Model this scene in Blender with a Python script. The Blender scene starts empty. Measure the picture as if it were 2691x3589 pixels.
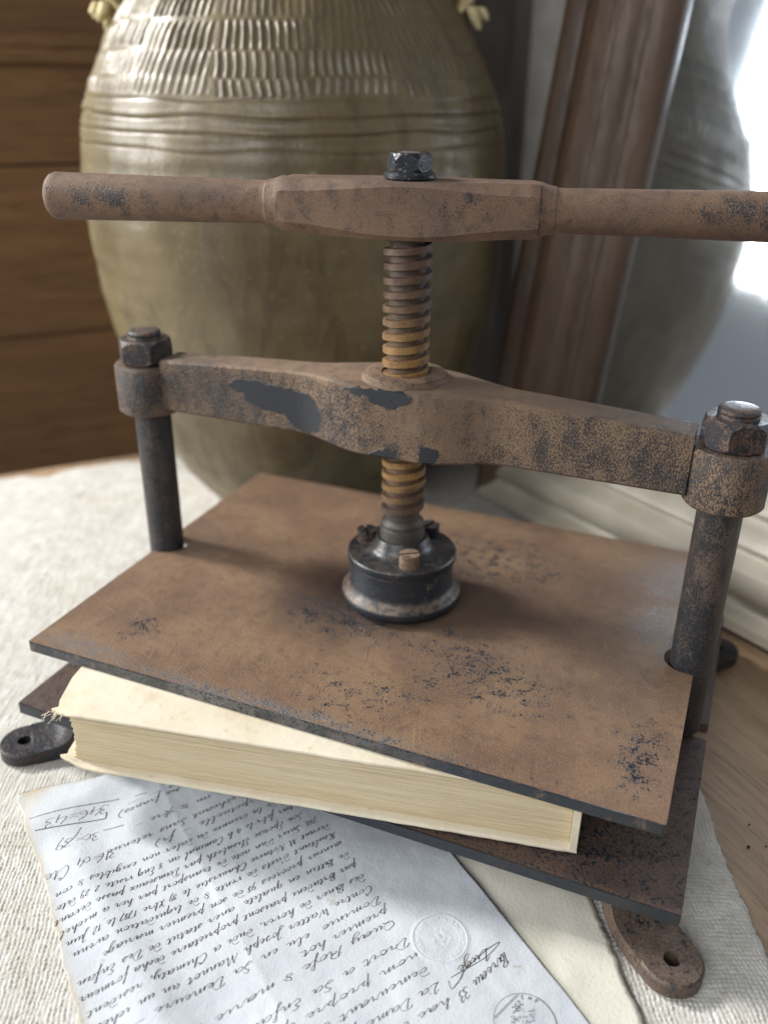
import bpy, bmesh, math, random
import numpy as np
from mathutils import Matrix, Vector
from math import sin, cos, pi, radians, sqrt, hypot, exp
random.seed(7); rng = np.random.default_rng(7)
S = bpy.context.scene
COL = S.collection

# ------------------------------------------------------------------ camera, light, exposure
cam = bpy.data.cameras.new('camera'); cam_o = bpy.data.objects.new('camera', cam); COL.objects.link(cam_o)
cam_o.matrix_world = (Matrix.Translation((0.15615, -0.40456, 0.33890)) @ Matrix.Rotation(0.39167, 4, 'Z')
                      @ Matrix.Rotation(1.11534, 4, 'X') @ Matrix.Rotation(0.01062, 4, 'Z'))
cam.sensor_fit = 'AUTO'; cam.sensor_width = 36.0; cam.lens = 31.39
cam.clip_start = 0.01; cam.clip_end = 50
cam.dof.use_dof = True; cam.dof.focus_distance = 0.405; cam.dof.aperture_fstop = 5.0
S.camera = cam_o
W = bpy.data.worlds.new('World'); S.world = W; W.use_nodes = True
W.node_tree.nodes['Background'].inputs[0].default_value = (0.90, 0.95, 1.0, 1)
W.node_tree.nodes['Background'].inputs[1].default_value = 0.17
def area(name, loc, target, sx, sy, power, color):
    l = bpy.data.lights.new(name, 'AREA'); l.shape = 'RECTANGLE'; l.size = sx; l.size_y = sy; l.energy = power; l.color = color
    o = bpy.data.objects.new(name, l); COL.objects.link(o); o.location = loc
    o.rotation_euler = (Vector(target) - Vector(loc)).to_track_quat('-Z', 'Y').to_euler()
    return o
# the two panes of the window at the left
area('window_light', (-2.00, -0.04, 1.65), (0.0, 0.0, 0.10), 0.34, 0.45, 74, (1.0, 0.985, 0.96))
for yy, zz_, cc in ((-0.72, 1.02, (0.93, 0.97, 1.0)), (-1.00, 1.02, (0.93, 0.97, 1.0)), (-0.72, 0.60, (1.0, 0.99, 0.93)), (-1.00, 0.60, (1.0, 0.99, 0.93))):
    area('window_light', (-2.10, yy, zz_), (0.0, 0.10, zz_ - .62), 0.245, 0.37, 11.5, cc)
# the room's own soft light from behind the camera
area('room_light', (-0.35, -2.10, 1.50), (0.0, 0.0, 0.10), 1.8, 1.2, 34, (0.96, 0.98, 1.0))
S.view_settings.view_transform = 'Standard'; S.view_settings.look = 'None'
S.view_settings.exposure = 0.12; S.view_settings.gamma = 1.0; S.view_settings.use_curve_mapping = False

# ------------------------------------------------------------------ helpers
def tag(o, label=None, cat=None, group=None, kind=None):
    if label: o['label'] = label
    if cat: o['category'] = cat
    if group: o['group'] = group
    if kind: o['kind'] = kind
    return o
def empty(name, loc=(0, 0, 0)):
    o = bpy.data.objects.new(name, None); COL.objects.link(o); o.location = loc; o.empty_display_size = 0.02
    return o
def link(name, me, mat, parent=None):
    o = bpy.data.objects.new(name, me); COL.objects.link(o)
    if mat: me.materials.append(mat)
    if parent:
        o.parent = parent
        if parent.location.length > 0: o.matrix_parent_inverse = Matrix.Translation(-parent.location)
    return o
def smooth(me, angle=35):
    me.polygons.foreach_set('use_smooth', [True] * len(me.polygons))
    me.set_sharp_from_angle(angle=radians(angle))
def from_bm(name, bm, mat, parent=None, sm=True, angle=35):
    bmesh.ops.recalc_face_normals(bm, faces=bm.faces)
    me = bpy.data.meshes.new(name); bm.to_mesh(me); bm.free()
    if sm: smooth(me, angle)
    return link(name, me, mat, parent)
def from_np(name, V, F, mat, parent=None, sm=True, angle=180):
    me = bpy.data.meshes.new(name); V = np.asarray(V, np.float32); F = np.asarray(F, np.int32)
    n = F.shape[1]
    me.vertices.add(len(V)); me.vertices.foreach_set('co', V.ravel())
    me.loops.add(F.size); me.loops.foreach_set('vertex_index', F.ravel())
    me.polygons.add(len(F)); me.polygons.foreach_set('loop_start', np.arange(0, F.size, n, dtype=np.int32))
    me.update(calc_edges=True); me.validate()
    if sm:
        me.polygons.foreach_set('use_smooth', np.ones(len(me.polygons), bool))
        if angle < 180: me.set_sharp_from_angle(angle=radians(angle))
    return link(name, me, mat, parent)
def grid_faces(nu, nv, wrap=False):
    i = np.arange(nu - (0 if wrap else 1)); j = np.arange(nv - 1)
    I, J = np.meshgrid(i, j, indexing='ij'); I2 = (I + 1) % nu
    return np.stack([I * nv + J, I2 * nv + J, I2 * nv + J + 1, I * nv + J + 1], -1).reshape(-1, 4)
def bevel(bm, w, seg=2, ang=30):
    es = [e for e in bm.edges if len(e.link_faces) == 2 and e.calc_face_angle(0) > radians(ang)]
    bmesh.ops.bevel(bm, geom=es, offset=w, segments=seg, profile=0.6, affect='EDGES', clamp_overlap=True)
def box(bm, c, s, rz=0):
    m = Matrix.Translation(c) @ Matrix.Rotation(rz, 4, 'Z') @ Matrix.Diagonal((s[0], s[1], s[2], 1))
    return bmesh.ops.create_cube(bm, size=1, matrix=m)
def prism(bm, pts, z0, z1):
    a = [bm.verts.new((p[0], p[1], z0)) for p in pts]; b = [bm.verts.new((p[0], p[1], z1)) for p in pts]
    bm.faces.new(a[::-1]); bm.faces.new(b); n = len(pts)
    for i in range(n): bm.faces.new((a[i], a[(i + 1) % n], b[(i + 1) % n], b[i]))
def lathe(bm, prof, c=(0, 0, 0), n=64, close=True):
    rings = []
    for r, z in prof:
        if r < 1e-6: rings.append([bm.verts.new((c[0], c[1], c[2] + z))]); continue
        rings.append([bm.verts.new((c[0] + r * cos(2 * pi * i / n), c[1] + r * sin(2 * pi * i / n), c[2] + z)) for i in range(n)])
    for A, B in zip(rings[:-1], rings[1:]):
        for i in range(n):
            j = (i + 1) % n
            if len(A) == 1 and len(B) == 1: continue
            if len(A) == 1: bm.faces.new((A[0], B[j], B[i]))
            elif len(B) == 1: bm.faces.new((A[i], A[j], B[0]))
            else: bm.faces.new((A[i], A[j], B[j], B[i]))
    if close:
        for Rg in (rings[0], rings[-1]):
            if len(Rg) > 1: bm.faces.new(Rg)
def sweep_sections(bm, secs):
    rows = [[bm.verts.new(p) for p in s] for s in secs]; n = len(secs[0])
    for A, B in zip(rows[:-1], rows[1:]):
        for i in range(n): bm.faces.new((A[i], A[(i + 1) % n], B[(i + 1) % n], B[i]))
    bm.faces.new(rows[0][::-1]); bm.faces.new(rows[-1])
def sstep(a, b, x): 
    t = np.clip((x - a) / (b - a), 0, 1); return t * t * (3 - 2 * t)
def vnoise(x, y, seed=0):
    """smooth value noise on numpy arrays, range 0..1"""
    xi = np.floor(x).astype(np.int64); yi = np.floor(y).astype(np.int64); xf = x - xi; yf = y - yi
    def h(a, b):
        n = (a * 374761393 + b * 668265263 + seed * 1442695041) & 0xffffffff
        n = ((n ^ (n >> 13)) * 1274126177) & 0xffffffff
        return ((n ^ (n >> 16)) & 0xffff) / 65535.0
    u = xf * xf * (3 - 2 * xf); v = yf * yf * (3 - 2 * yf)
    return (h(xi, yi) * (1 - u) + h(xi + 1, yi) * u) * (1 - v) + (h(xi, yi + 1) * (1 - u) + h(xi + 1, yi + 1) * u) * v

# ------------------------------------------------------------------ materials
class NT:
    def __init__(s, name):
        s.m = bpy.data.materials.new(name); s.m.use_nodes = True; s.t = s.m.node_tree
        s.b = s.t.nodes['Principled BSDF']; s._c = None
    def n(s, typ, ins=None, **kw):
        nd = s.t.nodes.new(typ)
        for k, v in kw.items(): setattr(nd, k, v)
        for k, v in (ins or {}).items(): s.set(nd.inputs[k], v)
        return nd
    def set(s, sock, v):
        if isinstance(v, bpy.types.NodeSocket): s.t.links.new(v, sock)
        elif isinstance(v, (tuple, list)) and len(v) == 3 and sock.type == 'RGBA': sock.default_value = (*v, 1)
        else: sock.default_value = v
    def P(s, **k):
        for a, v in k.items(): s.set(s.b.inputs[a.replace('_', ' ')], v)
    @property
    def co(s):
        if not s._c: s._c = s.n('ShaderNodeTexCoord').outputs['Object']
        return s._c
    def noise(s, scale, detail=3, rough=.55, vec=None, dist=0, out=0):
        return s.n('ShaderNodeTexNoise', {'Vector': vec or s.co, 'Scale': scale, 'Detail': detail, 'Roughness': rough, 'Distortion': dist}).outputs[out]
    def math(s, op, a, b=0.0, c=None, clamp=False):
        nd = s.n('ShaderNodeMath', {0: a, 1: b}, operation=op, use_clamp=clamp)
        if c is not None: s.set(nd.inputs[2], c)
        return nd.outputs[0]
    def ramp(s, x, a, b, lo=0.0, hi=1.0):
        return s.n('ShaderNodeMapRange', {0: x, 1: a, 2: b, 3: lo, 4: hi}, interpolation_type='SMOOTHSTEP').outputs[0]
    def mix(s, f, a, b):
        nd = s.n('ShaderNodeMix', data_type='RGBA'); s.set(nd.inputs[0], f); s.set(nd.inputs[6], a); s.set(nd.inputs[7], b); return nd.outputs[2]
    def vmap(s, scale=(1, 1, 1), rot=(0, 0, 0), loc=(0, 0, 0), vec=None):
        return s.n('ShaderNodeMapping', {'Vector': vec or s.co, 'Scale': scale, 'Rotation': rot, 'Location': loc}).outputs[0]
    def bump(s, h, dist, strength=1.0, normal=None):
        nd = s.n('ShaderNodeBump', {'Height': h, 'Distance': dist, 'Strength': strength})
        if normal: s.set(nd.inputs['Normal'], normal)
        return nd.outputs[0]
    def blob(s, c, r, inner=0.3, warp=None):
        v = s.n('ShaderNodeVectorMath', {0: warp or s.co, 1: tuple(-x for x in c)}, operation='ADD').outputs[0]
        v = s.n('ShaderNodeVectorMath', {0: v, 1: tuple(1.0 / x for x in r)}, operation='MULTIPLY').outputs[0]
        l = s.n('ShaderNodeVectorMath', {0: v}, operation='LENGTH').outputs[1]
        return s.ramp(l, inner, 1.0, 1.0, 0.0)
    def warp(s, scale, amp):
        nz = s.n('ShaderNodeTexNoise', {'Vector': s.co, 'Scale': scale, 'Detail': 4.0}).outputs[1]
        v = s.n('ShaderNodeVectorMath', {0: nz, 1: (-.5, -.5, -.5)}, operation='ADD').outputs[0]
        v = s.n('ShaderNodeVectorMath', {0: v, 1: (amp, amp, amp)}, operation='MULTIPLY').outputs[0]
        return s.n('ShaderNodeVectorMath', {0: s.co, 1: v}, operation='ADD').outputs[0]

RUST = (0.165, 0.088, 0.046); RUST2 = (0.235, 0.135, 0.068); RUST3 = (0.105, 0.058, 0.036)
PAINT = (0.012, 0.016, 0.023)
def iron(name, cols=(RUST, RUST2, RUST3), cov=0.0, blobs=(), patches=(), rough=(.72, .42), fine=1000, bumpd=.00035, stretch=(1, 1, 1), dust=0.0, stains_and_shade=(), edges=(), soft=.025, blotch=.8, polish_sheen=(), midw=.6, scratch=0.0):
    """old iron: brown rust in three tones, worn black paint where cov/blobs raise it, whole paint in patches"""
    q = NT(name); vec = q.vmap(stretch)
    big = q.noise(22, 4); mid = q.noise(150, 5, .6, vec); fin = q.noise(fine, 4, .65, vec); mic = q.noise(fine * 2.2, 2)
    c = q.mix(q.ramp(big, .36, .64), cols[0], cols[1])
    c = q.mix(q.ramp(mid, .45, .70, 0, blotch), c, cols[2])
    c = q.mix(q.ramp(mic, .50, .75, 0, .6), c, tuple(min(1, x * 1.9) for x in cols[1]))
    c = q.mix(q.ramp(mic, .5, .25, 0, .6), c, tuple(x * .4 for x in cols[2]))
    if scratch > 0:
        for (rt, sc_) in ((.35, (45, 1500, 45)), (-.9, (70, 1900, 70)), (1.25, (38, 1300, 38))):
            sn = q.noise(1, 2, .5, q.vmap(sc_, vec=q.vmap((1, 1, 1), (0, 0, rt))))
            c = q.mix(q.math('MULTIPLY', q.ramp(sn, .66, .76), scratch), c, tuple(min(1, x * 1.7) for x in cols[1]))
            c = q.mix(q.math('MULTIPLY', q.ramp(sn, .34, .25), scratch), c, tuple(x * .45 for x in cols[2]))
    for (ce, r, st) in stains_and_shade:  # dark stains, and on the platen some cast shade put into the colour
        c = q.mix(q.math('MULTIPLY', q.blob(ce, r, .2, q.warp(28, .03)), st), c, (0.045, 0.028, 0.024))
    f = q.math('ADD', q.math('MULTIPLY', fin, 1.0), q.math('MULTIPLY', mid, midw)); f = q.math('ADD', f, -.5 * midw)
    f = q.math('ADD', f, cov)
    for (ce, r, st) in blobs:
        f = q.math('ADD', f, q.math('MULTIPLY', q.blob(ce, r, .15), st))
    p = q.ramp(f, .605 - soft, .605 + soft)
    for (lo, hi) in edges:
        yy = q.n('ShaderNodeSeparateXYZ', {0: q.co}).outputs[1]; p = q.math('MAXIMUM', p, q.math('MULTIPLY', q.ramp(yy, hi, lo), q.ramp(mid, .72, .52, .1, 1)))
    if patches:
        wv = q.warp(70, .016); wv2 = q.warp(330, .007)
        for (ce, r) in patches:
            b1 = q.math('MULTIPLY', q.blob(ce, r, .86, wv), 1.0)
            b2 = q.blob(ce, tuple(x * 1.06 for x in r), .80, wv2)
            p = q.math('MAXIMUM', p, q.math('MULTIPLY', b1, q.ramp(b2, .02, .3)))
    pc = q.mix(q.ramp(mic, .4, .75), PAINT, (0.025, 0.029, 0.036))
    c = q.mix(p, c, pc)
    if dust > 0:
        nz = q.n('ShaderNodeSeparateXYZ', {0: q.n('ShaderNodeNewGeometry').outputs['Normal']}).outputs[2]
        d = q.math('MULTIPLY', q.ramp(nz, .2, .62), q.ramp(q.noise(260, 5), .34, .62, 0, dust), clamp=True)
        c = q.mix(d, c, (0.135, 0.095, 0.067))
    ro_ = q.ramp(p, 0, 1, rough[0], rough[1])
    if polish_sheen:
        pm = None
        for (ce, r, st) in polish_sheen:
            b_ = q.math('MULTIPLY', q.blob(ce, r, .1, q.warp(40, .012)), st); pm = b_ if pm is None else q.math('MAXIMUM', pm, b_)
        pm = q.math('MULTIPLY', pm, q.ramp(q.math('ADD', fin, q.math('MULTIPLY', mid, .5)), .62, .82)); pm = q.math('MULTIPLY', pm, 1.0, clamp=True)
        c = q.mix(q.math('MULTIPLY', pm, .75), c, (0.17, 0.168, 0.172)); ro_ = q.n('ShaderNodeMix', {0: pm, 2: ro_, 3: .24}).outputs[0]  # grey of worn polish, and of reflected window sheen painted into the colour
    q.P(Base_Color=c, Roughness=ro_, Specular_IOR_Level=.5)
    h = q.math('ADD', q.math('MULTIPLY', fin, .5), q.math('MULTIPLY', mid, .45))
    h = q.math('ADD', h, q.math('MULTIPLY', p, .75)); h = q.math('ADD', h, q.math('MULTIPLY', q.noise(48, 3), 1.2)); h = q.math('ADD', h, q.math('MULTIPLY', mic, .2))
    q.P(Normal=q.bump(h, bumpd, .8))
    return q.m

# ------------------------------------------------------------------ setting: table, walls
E1 = Vector((0.737, -0.676, 0)).normalized(); E2 = Vector((0.676, 0.737, 0)).normalized()
def ab(a, b, z=0): p = E1 * a + E2 * b; return (p.x, p.y, z)

def wood(name, c1, c2, c3, rot=0.0, rough=.5, gs=1.0, along=(1, 14, 14)):
    q = NT(name); v = q.vmap((along[0] * gs, along[1] * gs, along[2] * gs), vec=q.vmap((1, 1, 1), (0, 0, rot)))
    g = q.noise(9, 7, .62, v, .6); g2 = q.noise(42, 4, .6, v); g3 = q.noise(3, 3, .5)
    c = q.mix(q.ramp(g, .32, .68), c1, c2); c = q.mix(q.ramp(g2, .5, .72, 0, .7), c, c3)
    c = q.mix(q.ramp(g3, .4, .7, 0, .4), c, c3)
    q.P(Base_Color=c, Roughness=q.ramp(g2, .3, .7, rough - .08, rough + .12), Normal=q.bump(q.math('ADD', g, g2), .0004, .5))
    return q.m
M_table = wood('table_wood', (0.28, 0.19, 0.12), (0.40, 0.28, 0.18), (0.17, 0.11, 0.068), radians(42.5), .45)
M_panel = wood('panel_wood', (0.140, 0.068, 0.025), (0.205, 0.105, 0.040), (0.075, 0.037, 0.016), radians(-47.5), .8, .6)
bm = bmesh.new(); prism(bm, [ab(-.462, -1.1), ab(1.1, -1.1), ab(1.1, .345), ab(-.462, .345)], -.034, -.004); bevel(bm, .002)
tag(from_bm('table', bm, M_table), kind='structure')

# wall behind (grey) with dark gap and two grey boards of a door frame
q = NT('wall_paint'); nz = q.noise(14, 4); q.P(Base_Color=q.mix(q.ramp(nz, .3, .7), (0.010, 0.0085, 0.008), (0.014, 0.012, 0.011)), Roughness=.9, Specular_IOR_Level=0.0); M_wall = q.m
q = NT('grey_trim'); nz = q.noise(30, 5); q.P(Base_Color=q.mix(q.ramp(nz, .3, .7), (0.20, 0.195, 0.18), (0.26, 0.255, 0.24)), Roughness=.55); M_trim = q.m
q = NT('brown_grey_trim'); nz = q.noise(30, 5); q.P(Base_Color=q.mix(q.ramp(nz, .3, .7), (0.080, 0.070, 0.062), (0.10, 0.088, 0.078)), Roughness=.6); M_trim2 = q.m
bm = bmesh.new(); prism(bm, [ab(-1.3, .50), ab(1.1, .50), ab(1.1, .53), ab(-1.3, .53)], -.5, 1.5)
tag(from_bm('wall', bm, M_wall, sm=False), kind='structure')
trim = empty('door_frame', ab(-.40, .47, -.5))
tag(trim, 'grey painted door frame standing behind the jar and the mirror', 'door frame')
TRIM_A = (-.568, -.524, -.40)
bm = bmesh.new(); prism(bm, [ab(TRIM_A[0], .408), ab(TRIM_A[1], .408), ab(TRIM_A[1], .499), ab(TRIM_A[0], .499)], -.5, 1.5); bevel(bm, .004)
tag(from_bm('inner_board', bm, M_trim2, trim), 'brownish grey inner board')
bm = bmesh.new(); prism(bm, [ab(TRIM_A[1] + .001, .400), ab(TRIM_A[2], .400), ab(TRIM_A[2], .499), ab(TRIM_A[1] + .001, .499)], -.5, 1.5); bevel(bm, .006)
tag(from_bm('outer_board', bm, M_trim, trim), 'pale grey outer board')

# brown plank front at back left
PA = -.605
chest = empty('plank_cabinet', ab(PA, .1, -.5))
tag(chest, 'dark brown wooden cabinet side of wide horizontal planks, left of the jar', 'cabinet')
zs = [-.5, -.19, -.075, .088, .256, .3535, .371, .46, .60, .75]
for i in range(len(zs) - 1):
    if abs(zs[i] - .3535) < 1e-6: continue
    bm = bmesh.new(); dx = random.uniform(-.001, .0015)
    prism(bm, [ab(PA + dx, -.27), ab(PA + dx, .36), ab(PA - .02, .36), ab(PA - .02, -.27)], zs[i] + .0012, zs[i + 1] - .0012); bevel(bm, .001, 1)
    from_bm('plank', bm, M_panel, chest)
bm = bmesh.new(); prism(bm, [ab(PA - .0195, -.265), ab(PA - .0195, .355), ab(PA - .03, .355), ab(PA - .03, -.265)], -.5, .745); from_bm('backing', bm, M_panel, chest, sm=False)
for zc, pr, hh in ((.3655, .004, .0065), (.3520, .006, .0062)):
    bm = bmesh.new()
    prism(bm, [ab(PA + pr, -.27), ab(PA + pr, .36), ab(PA - .01, .36), ab(PA - .01, -.27)], zc - hh, zc + hh); bevel(bm, .0025, 3)
    from_bm('moulding', bm, M_panel, chest)

# ------------------------------------------------------------------ linen cloth (woven relief is geometry where it is near)
q = NT('linen'); v = q.vmap((1, 1, 1), (0, 0, radians(-21)))
f1 = q.noise(700, 3, .6); f2 = q.noise(60, 4); f3 = q.noise(9, 3)
c = q.mix(q.ramp(f2, .35, .68), (0.51, 0.495, 0.46), (0.60, 0.59, 0.565)); c = q.mix(q.ramp(f1, .5, .75, 0, .45), c, (0.44, 0.375, 0.28))
c = q.mix(q.ramp(f3, .5, .75, 0, .25), c, (0.48, 0.42, 0.33)); tn = q.n('ShaderNodeAttribute', attribute_name='tone').outputs['Fac']; c = q.mix(q.ramp(tn, .25, .85, .0, .45), c, (0.40, 0.36, 0.29))
q.P(Base_Color=c, Roughness=.95, Specular_IOR_Level=.15, Normal=q.bump(q.noise(1800, 3), .00035, .7)); M_linen = q.m
T = .0020
def axis(lo, hi, fine, coarse, zones):
    out = [lo]
    while out[-1] < hi:
        x = out[-1]; out.append(x + (fine if any(a <= x <= b for a, b in zones) else coarse))
    return np.array(out)
# cloth frame: q along the edge direction (0.36,-0.93), p to the left of the right edge
ed = np.array([.3625, -.932]); pl = np.array([-.932, -.3625]); o0 = np.array([.1785, -.017])
qs = axis(-.46, .50, .00043, .0035, [(.02, .25)])
ps = axis(0, .80, .00043, .0035, [(-.01, .12), (.27, .45)])
Pg, Qg = np.meshgrid(ps, qs, indexing='ij')
edge_w = (vnoise(Qg * 38, Qg * 0, 3) - .5) * .0055 * np.exp(-Pg / .03) + (vnoise(Qg * 400, Qg * 0, 5) - .5) * .0016 * np.exp(-Pg / .002)
X = o0[0] + ed[0] * Qg + pl[0] * (Pg + edge_w); Y = o0[1] + ed[1] * Qg + pl[1] * (Pg + edge_w)
wob = (vnoise(X * 90, Y * 90, 11) - .5) * .0012; wob2 = (vnoise(X * 90, Y * 90, 12) - .5) * .0012
U = (Pg + wob * 1.6 + .12 * Qg) / T + .30 * vnoise(X * 700, Y * 500, 5); Vv = (Qg + wob2 * 1.6) / (T * 1.12) + .30 * vnoise(X * 500, Y * 700, 6)
iu = np.floor(U); iv = np.floor(Vv); tw = .40 + .16 * vnoise(iu * 1.37 + 5, iv * .13, 81); tv = .40 + .16 * vnoise(iv * 1.37 + 7, iu * .13, 82); fu = U - iu - .5; fv = Vv - iv - .5
over = ((iu + iv) % 2) > .5
th = np.where(over, np.sqrt(np.clip(1 - (fu / tw) ** 2, 0, 1)) * np.cos(fv * pi * .98), np.sqrt(np.clip(1 - (fv / tv) ** 2, 0, 1)) * np.cos(fu * pi * .98))
slub = .35 + 1.1 * vnoise(iu * .7 + 31, iv * .7, 8)
Z = -.0011 + .00066 * th * slub + (vnoise(X * 30, Y * 30, 21) - .5) * .0009 + (vnoise(X * 900, Y * 900, 22) - .5) * .0002
Z -= .0022 * np.exp(-Pg / .0012)
# stop at the table's far edge and in front of the mirror
a = X * E1.x + Y * E1.y; b = X * E2.x + Y * E2.y
a0 = -.440 + (vnoise(b * 45, b * 0, 4) - .5) * .012
over_a = a < a0; X = np.where(over_a, X + E1.x * (a0 - a), X); Y = np.where(over_a, Y + E1.y * (a0 - a), Y)
b0 = .225; over_b = b > b0; X = np.where(over_b, X - E2.x * (b - b0), X); Y = np.where(over_b, Y - E2.y * (b - b0), Y)
F = grid_faces(len(ps), len(qs)); bad = (over_a | over_b).ravel(); F = F[~bad[F].all(1)]
cl = from_np('linen_cloth', np.stack([X.ravel(), Y.ravel(), Z.ravel()], 1), F, M_linen)
at = cl.data.attributes.new('tone', 'FLOAT', 'POINT'); at.data.foreach_set('value', np.clip(vnoise(iu * 1.7 + 9.3, iv * 1.7 + 4.1, 51) * .75 + .45 * (1 - np.clip(th, 0, 1)) * .5, 0, 1).astype(np.float32).ravel())
tag(cl, 'coarse woven off-white linen cloth spread under the press and jar', 'cloth')

# ------------------------------------------------------------------ jar
JC = (-.2013, .2721)
q = NT('olive_glaze')
n1 = q.noise(9, 4); n2 = q.noise(1, 6, .65, q.vmap((50, 50, 17)), .8); n3 = q.noise(320, 4, .6); n4 = q.noise(38, 2)
c = q.mix(q.ramp(n1, .35, .66), (0.106, 0.079, 0.039), (0.165, 0.129, 0.067)); c = q.mix(q.ramp(n2, .45, .72, 0, .7), c, (0.062, 0.044, 0.024))
c = q.mix(q.ramp(n3, .58, .74, 0, .5), c, (0.26, 0.22, 0.13)); c = q.mix(q.ramp(n4, .70, .76, 0, .7), c, (0.36, 0.31, 0.20))
q.P(Base_Color=c, Roughness=q.ramp(n2, .3, .7, .33, .50), Specular_IOR_Level=.55, Normal=q.bump(q.math('ADD', q.math('MULTIPLY', n2, .7), q.math('MULTIPLY', n3, .35)), .0012, .6))
M_glaze = q.m
zk = np.array([0, .012, .04, .08, .12, .16, .20, .24, .28, .32, .36, .40, .43, .455, .475, .485, .50])
rk = np.array([.084, .098, .1175, .1345, .1470, .1557, .1617, .1645, .1638, .1555, .1365, .1100, .0900, .0790, .0760, .0765, .0820])
def spline(x, xk, yk):
    m = np.gradient(yk, xk); i = np.clip(np.searchsorted(xk, x) - 1, 0, len(xk) - 2); h = xk[i + 1] - xk[i]; t = (x - xk[i]) / h
    return (2*t**3-3*t**2+1)*yk[i] + (t**3-2*t**2+t)*h*m[i] + (-2*t**3+3*t**2)*yk[i+1] + (t**3-t**2)*h*m[i+1]
th_f = np.radians(np.arange(-140, 30, .36)); th_b = np.radians(np.arange(30, 220, 2.0)); TH = np.concatenate([th_f, th_b])
zz = np.concatenate([np.arange(0, .27, .004), np.arange(.27, .42, .0008), np.arange(.42, .5001, .004)])
TG, ZG = np.meshgrid(TH, zz, indexing='ij'); R0 = spline(ZG, zk, rk)
deg = np.degrees(TG); disp = np.zeros_like(R0)
rows = [(.3262, .3362), (.3370, .3518), (.3530, .3695), (.3710, .3870), (.3890, .4030)]
patch_w = 23.5
for ri, (za, zb) in enumerate(rows):
    off = [0, 1.5, 0.5, 2.2, 1.0][ri]
    pid = np.floor((deg + 58.5 + off) / patch_w); pc = (pid + .5) * patch_w - 58.5 - off
    tilt = np.array([.15, -.9, .25, .55, -.35])[(pid.astype(int)) % 5] * 110
    amp = np.array([.0013, .0017, .0006, .0009, .0013])[(pid.astype(int) + ri) % 5]
    zsh = (vnoise(pid * 3.3, pid * 0 + ri, 9) - .5) * .0035
    loc = (deg - pc) - tilt * (ZG - (za + zb) / 2) 
    env = sstep(za + zsh - .0006, za + zsh + .0014, ZG) * (1 - sstep(zb + zsh - .0014, zb + zsh + .0006, ZG)) * (1 - sstep(patch_w * .455, patch_w * .49, np.abs(deg - pc)))
    loc = loc + .12 * np.sin(ZG * 330 + pid * 2.1) + .5 * (vnoise(deg / 5, ZG * 90, 77) - .5)
    ridge = .5 + .5 * np.cos(loc * 2 * pi / (2.35 + .25 * (vnoise(pid * 5.1, pid * 0 + ri * 2.3, 13) - .5))); jit = .55 + .8 * vnoise(deg / 2.4, ZG * 45 + ri, 14)
    disp += amp * env * jit * (1.2 * ridge ** 2.8 - .40)
for zl, dpt, sd in ((.3232, .0008, 1), (.3135, .0015, 2), (.3042, .0016, 3), (.2938, .0009, 4)):
    w = zl + (vnoise(deg / 17 + sd * 7, deg * 0, sd) - .5) * .0030 + .0007 * np.sin(TG * 1.0 + .6)
    disp -= dpt * 1.25 * np.exp(-((ZG - w) / .00072) ** 2) * (.35 + .9 * vnoise(deg / 9, deg * 0 + 5, sd + 20)); disp += dpt * .35 * np.exp(-((ZG - w - .003) / .0016) ** 2)
disp += (vnoise(deg / 7, ZG * 60, 31) - .5) * .0016 + (vnoise(deg / 26, ZG * 12, 32) - .5) * .004 + .00018 * np.sin(ZG * 420 + .7 * np.sin(TG * 2))
R1 = R0 + disp
V = np.stack([JC[0] + R1 * np.cos(TG), JC[1] + R1 * np.sin(TG), ZG], -1).reshape(-1, 3)
jar = empty('stoneware_jar', (JC[0], JC[1], 0))
tag(jar, 'big olive-brown glazed stoneware jar with stamped ridges standing behind the press', 'jar')
from_np('body', V, grid_faces(len(TH), len(zz), True), M_glaze, jar)
bm = bmesh.new(); lathe(bm, [(0, .001), (.084, .001)], (JC[0], JC[1], 0), 64, False); from_bm('bottom', bm, M_glaze, jar)
bm = bmesh.new(); lathe(bm, [(.082, .499), (.0845, .503), (.084, .509), (.078, .511), (.0725, .506), (.071, .48), (.073, .455)], (JC[0], JC[1], 0), 96, False); from_bm('rim', bm, M_glaze, jar)
q = NT('straw_clay'); nz = q.noise(140, 4); q.P(Base_Color=q.mix(q.ramp(nz, .35, .65), (0.40, 0.31, 0.15), (0.60, 0.51, 0.30)), Roughness=.8, Normal=q.bump(nz, .002)); M_straw = q.m
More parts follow.
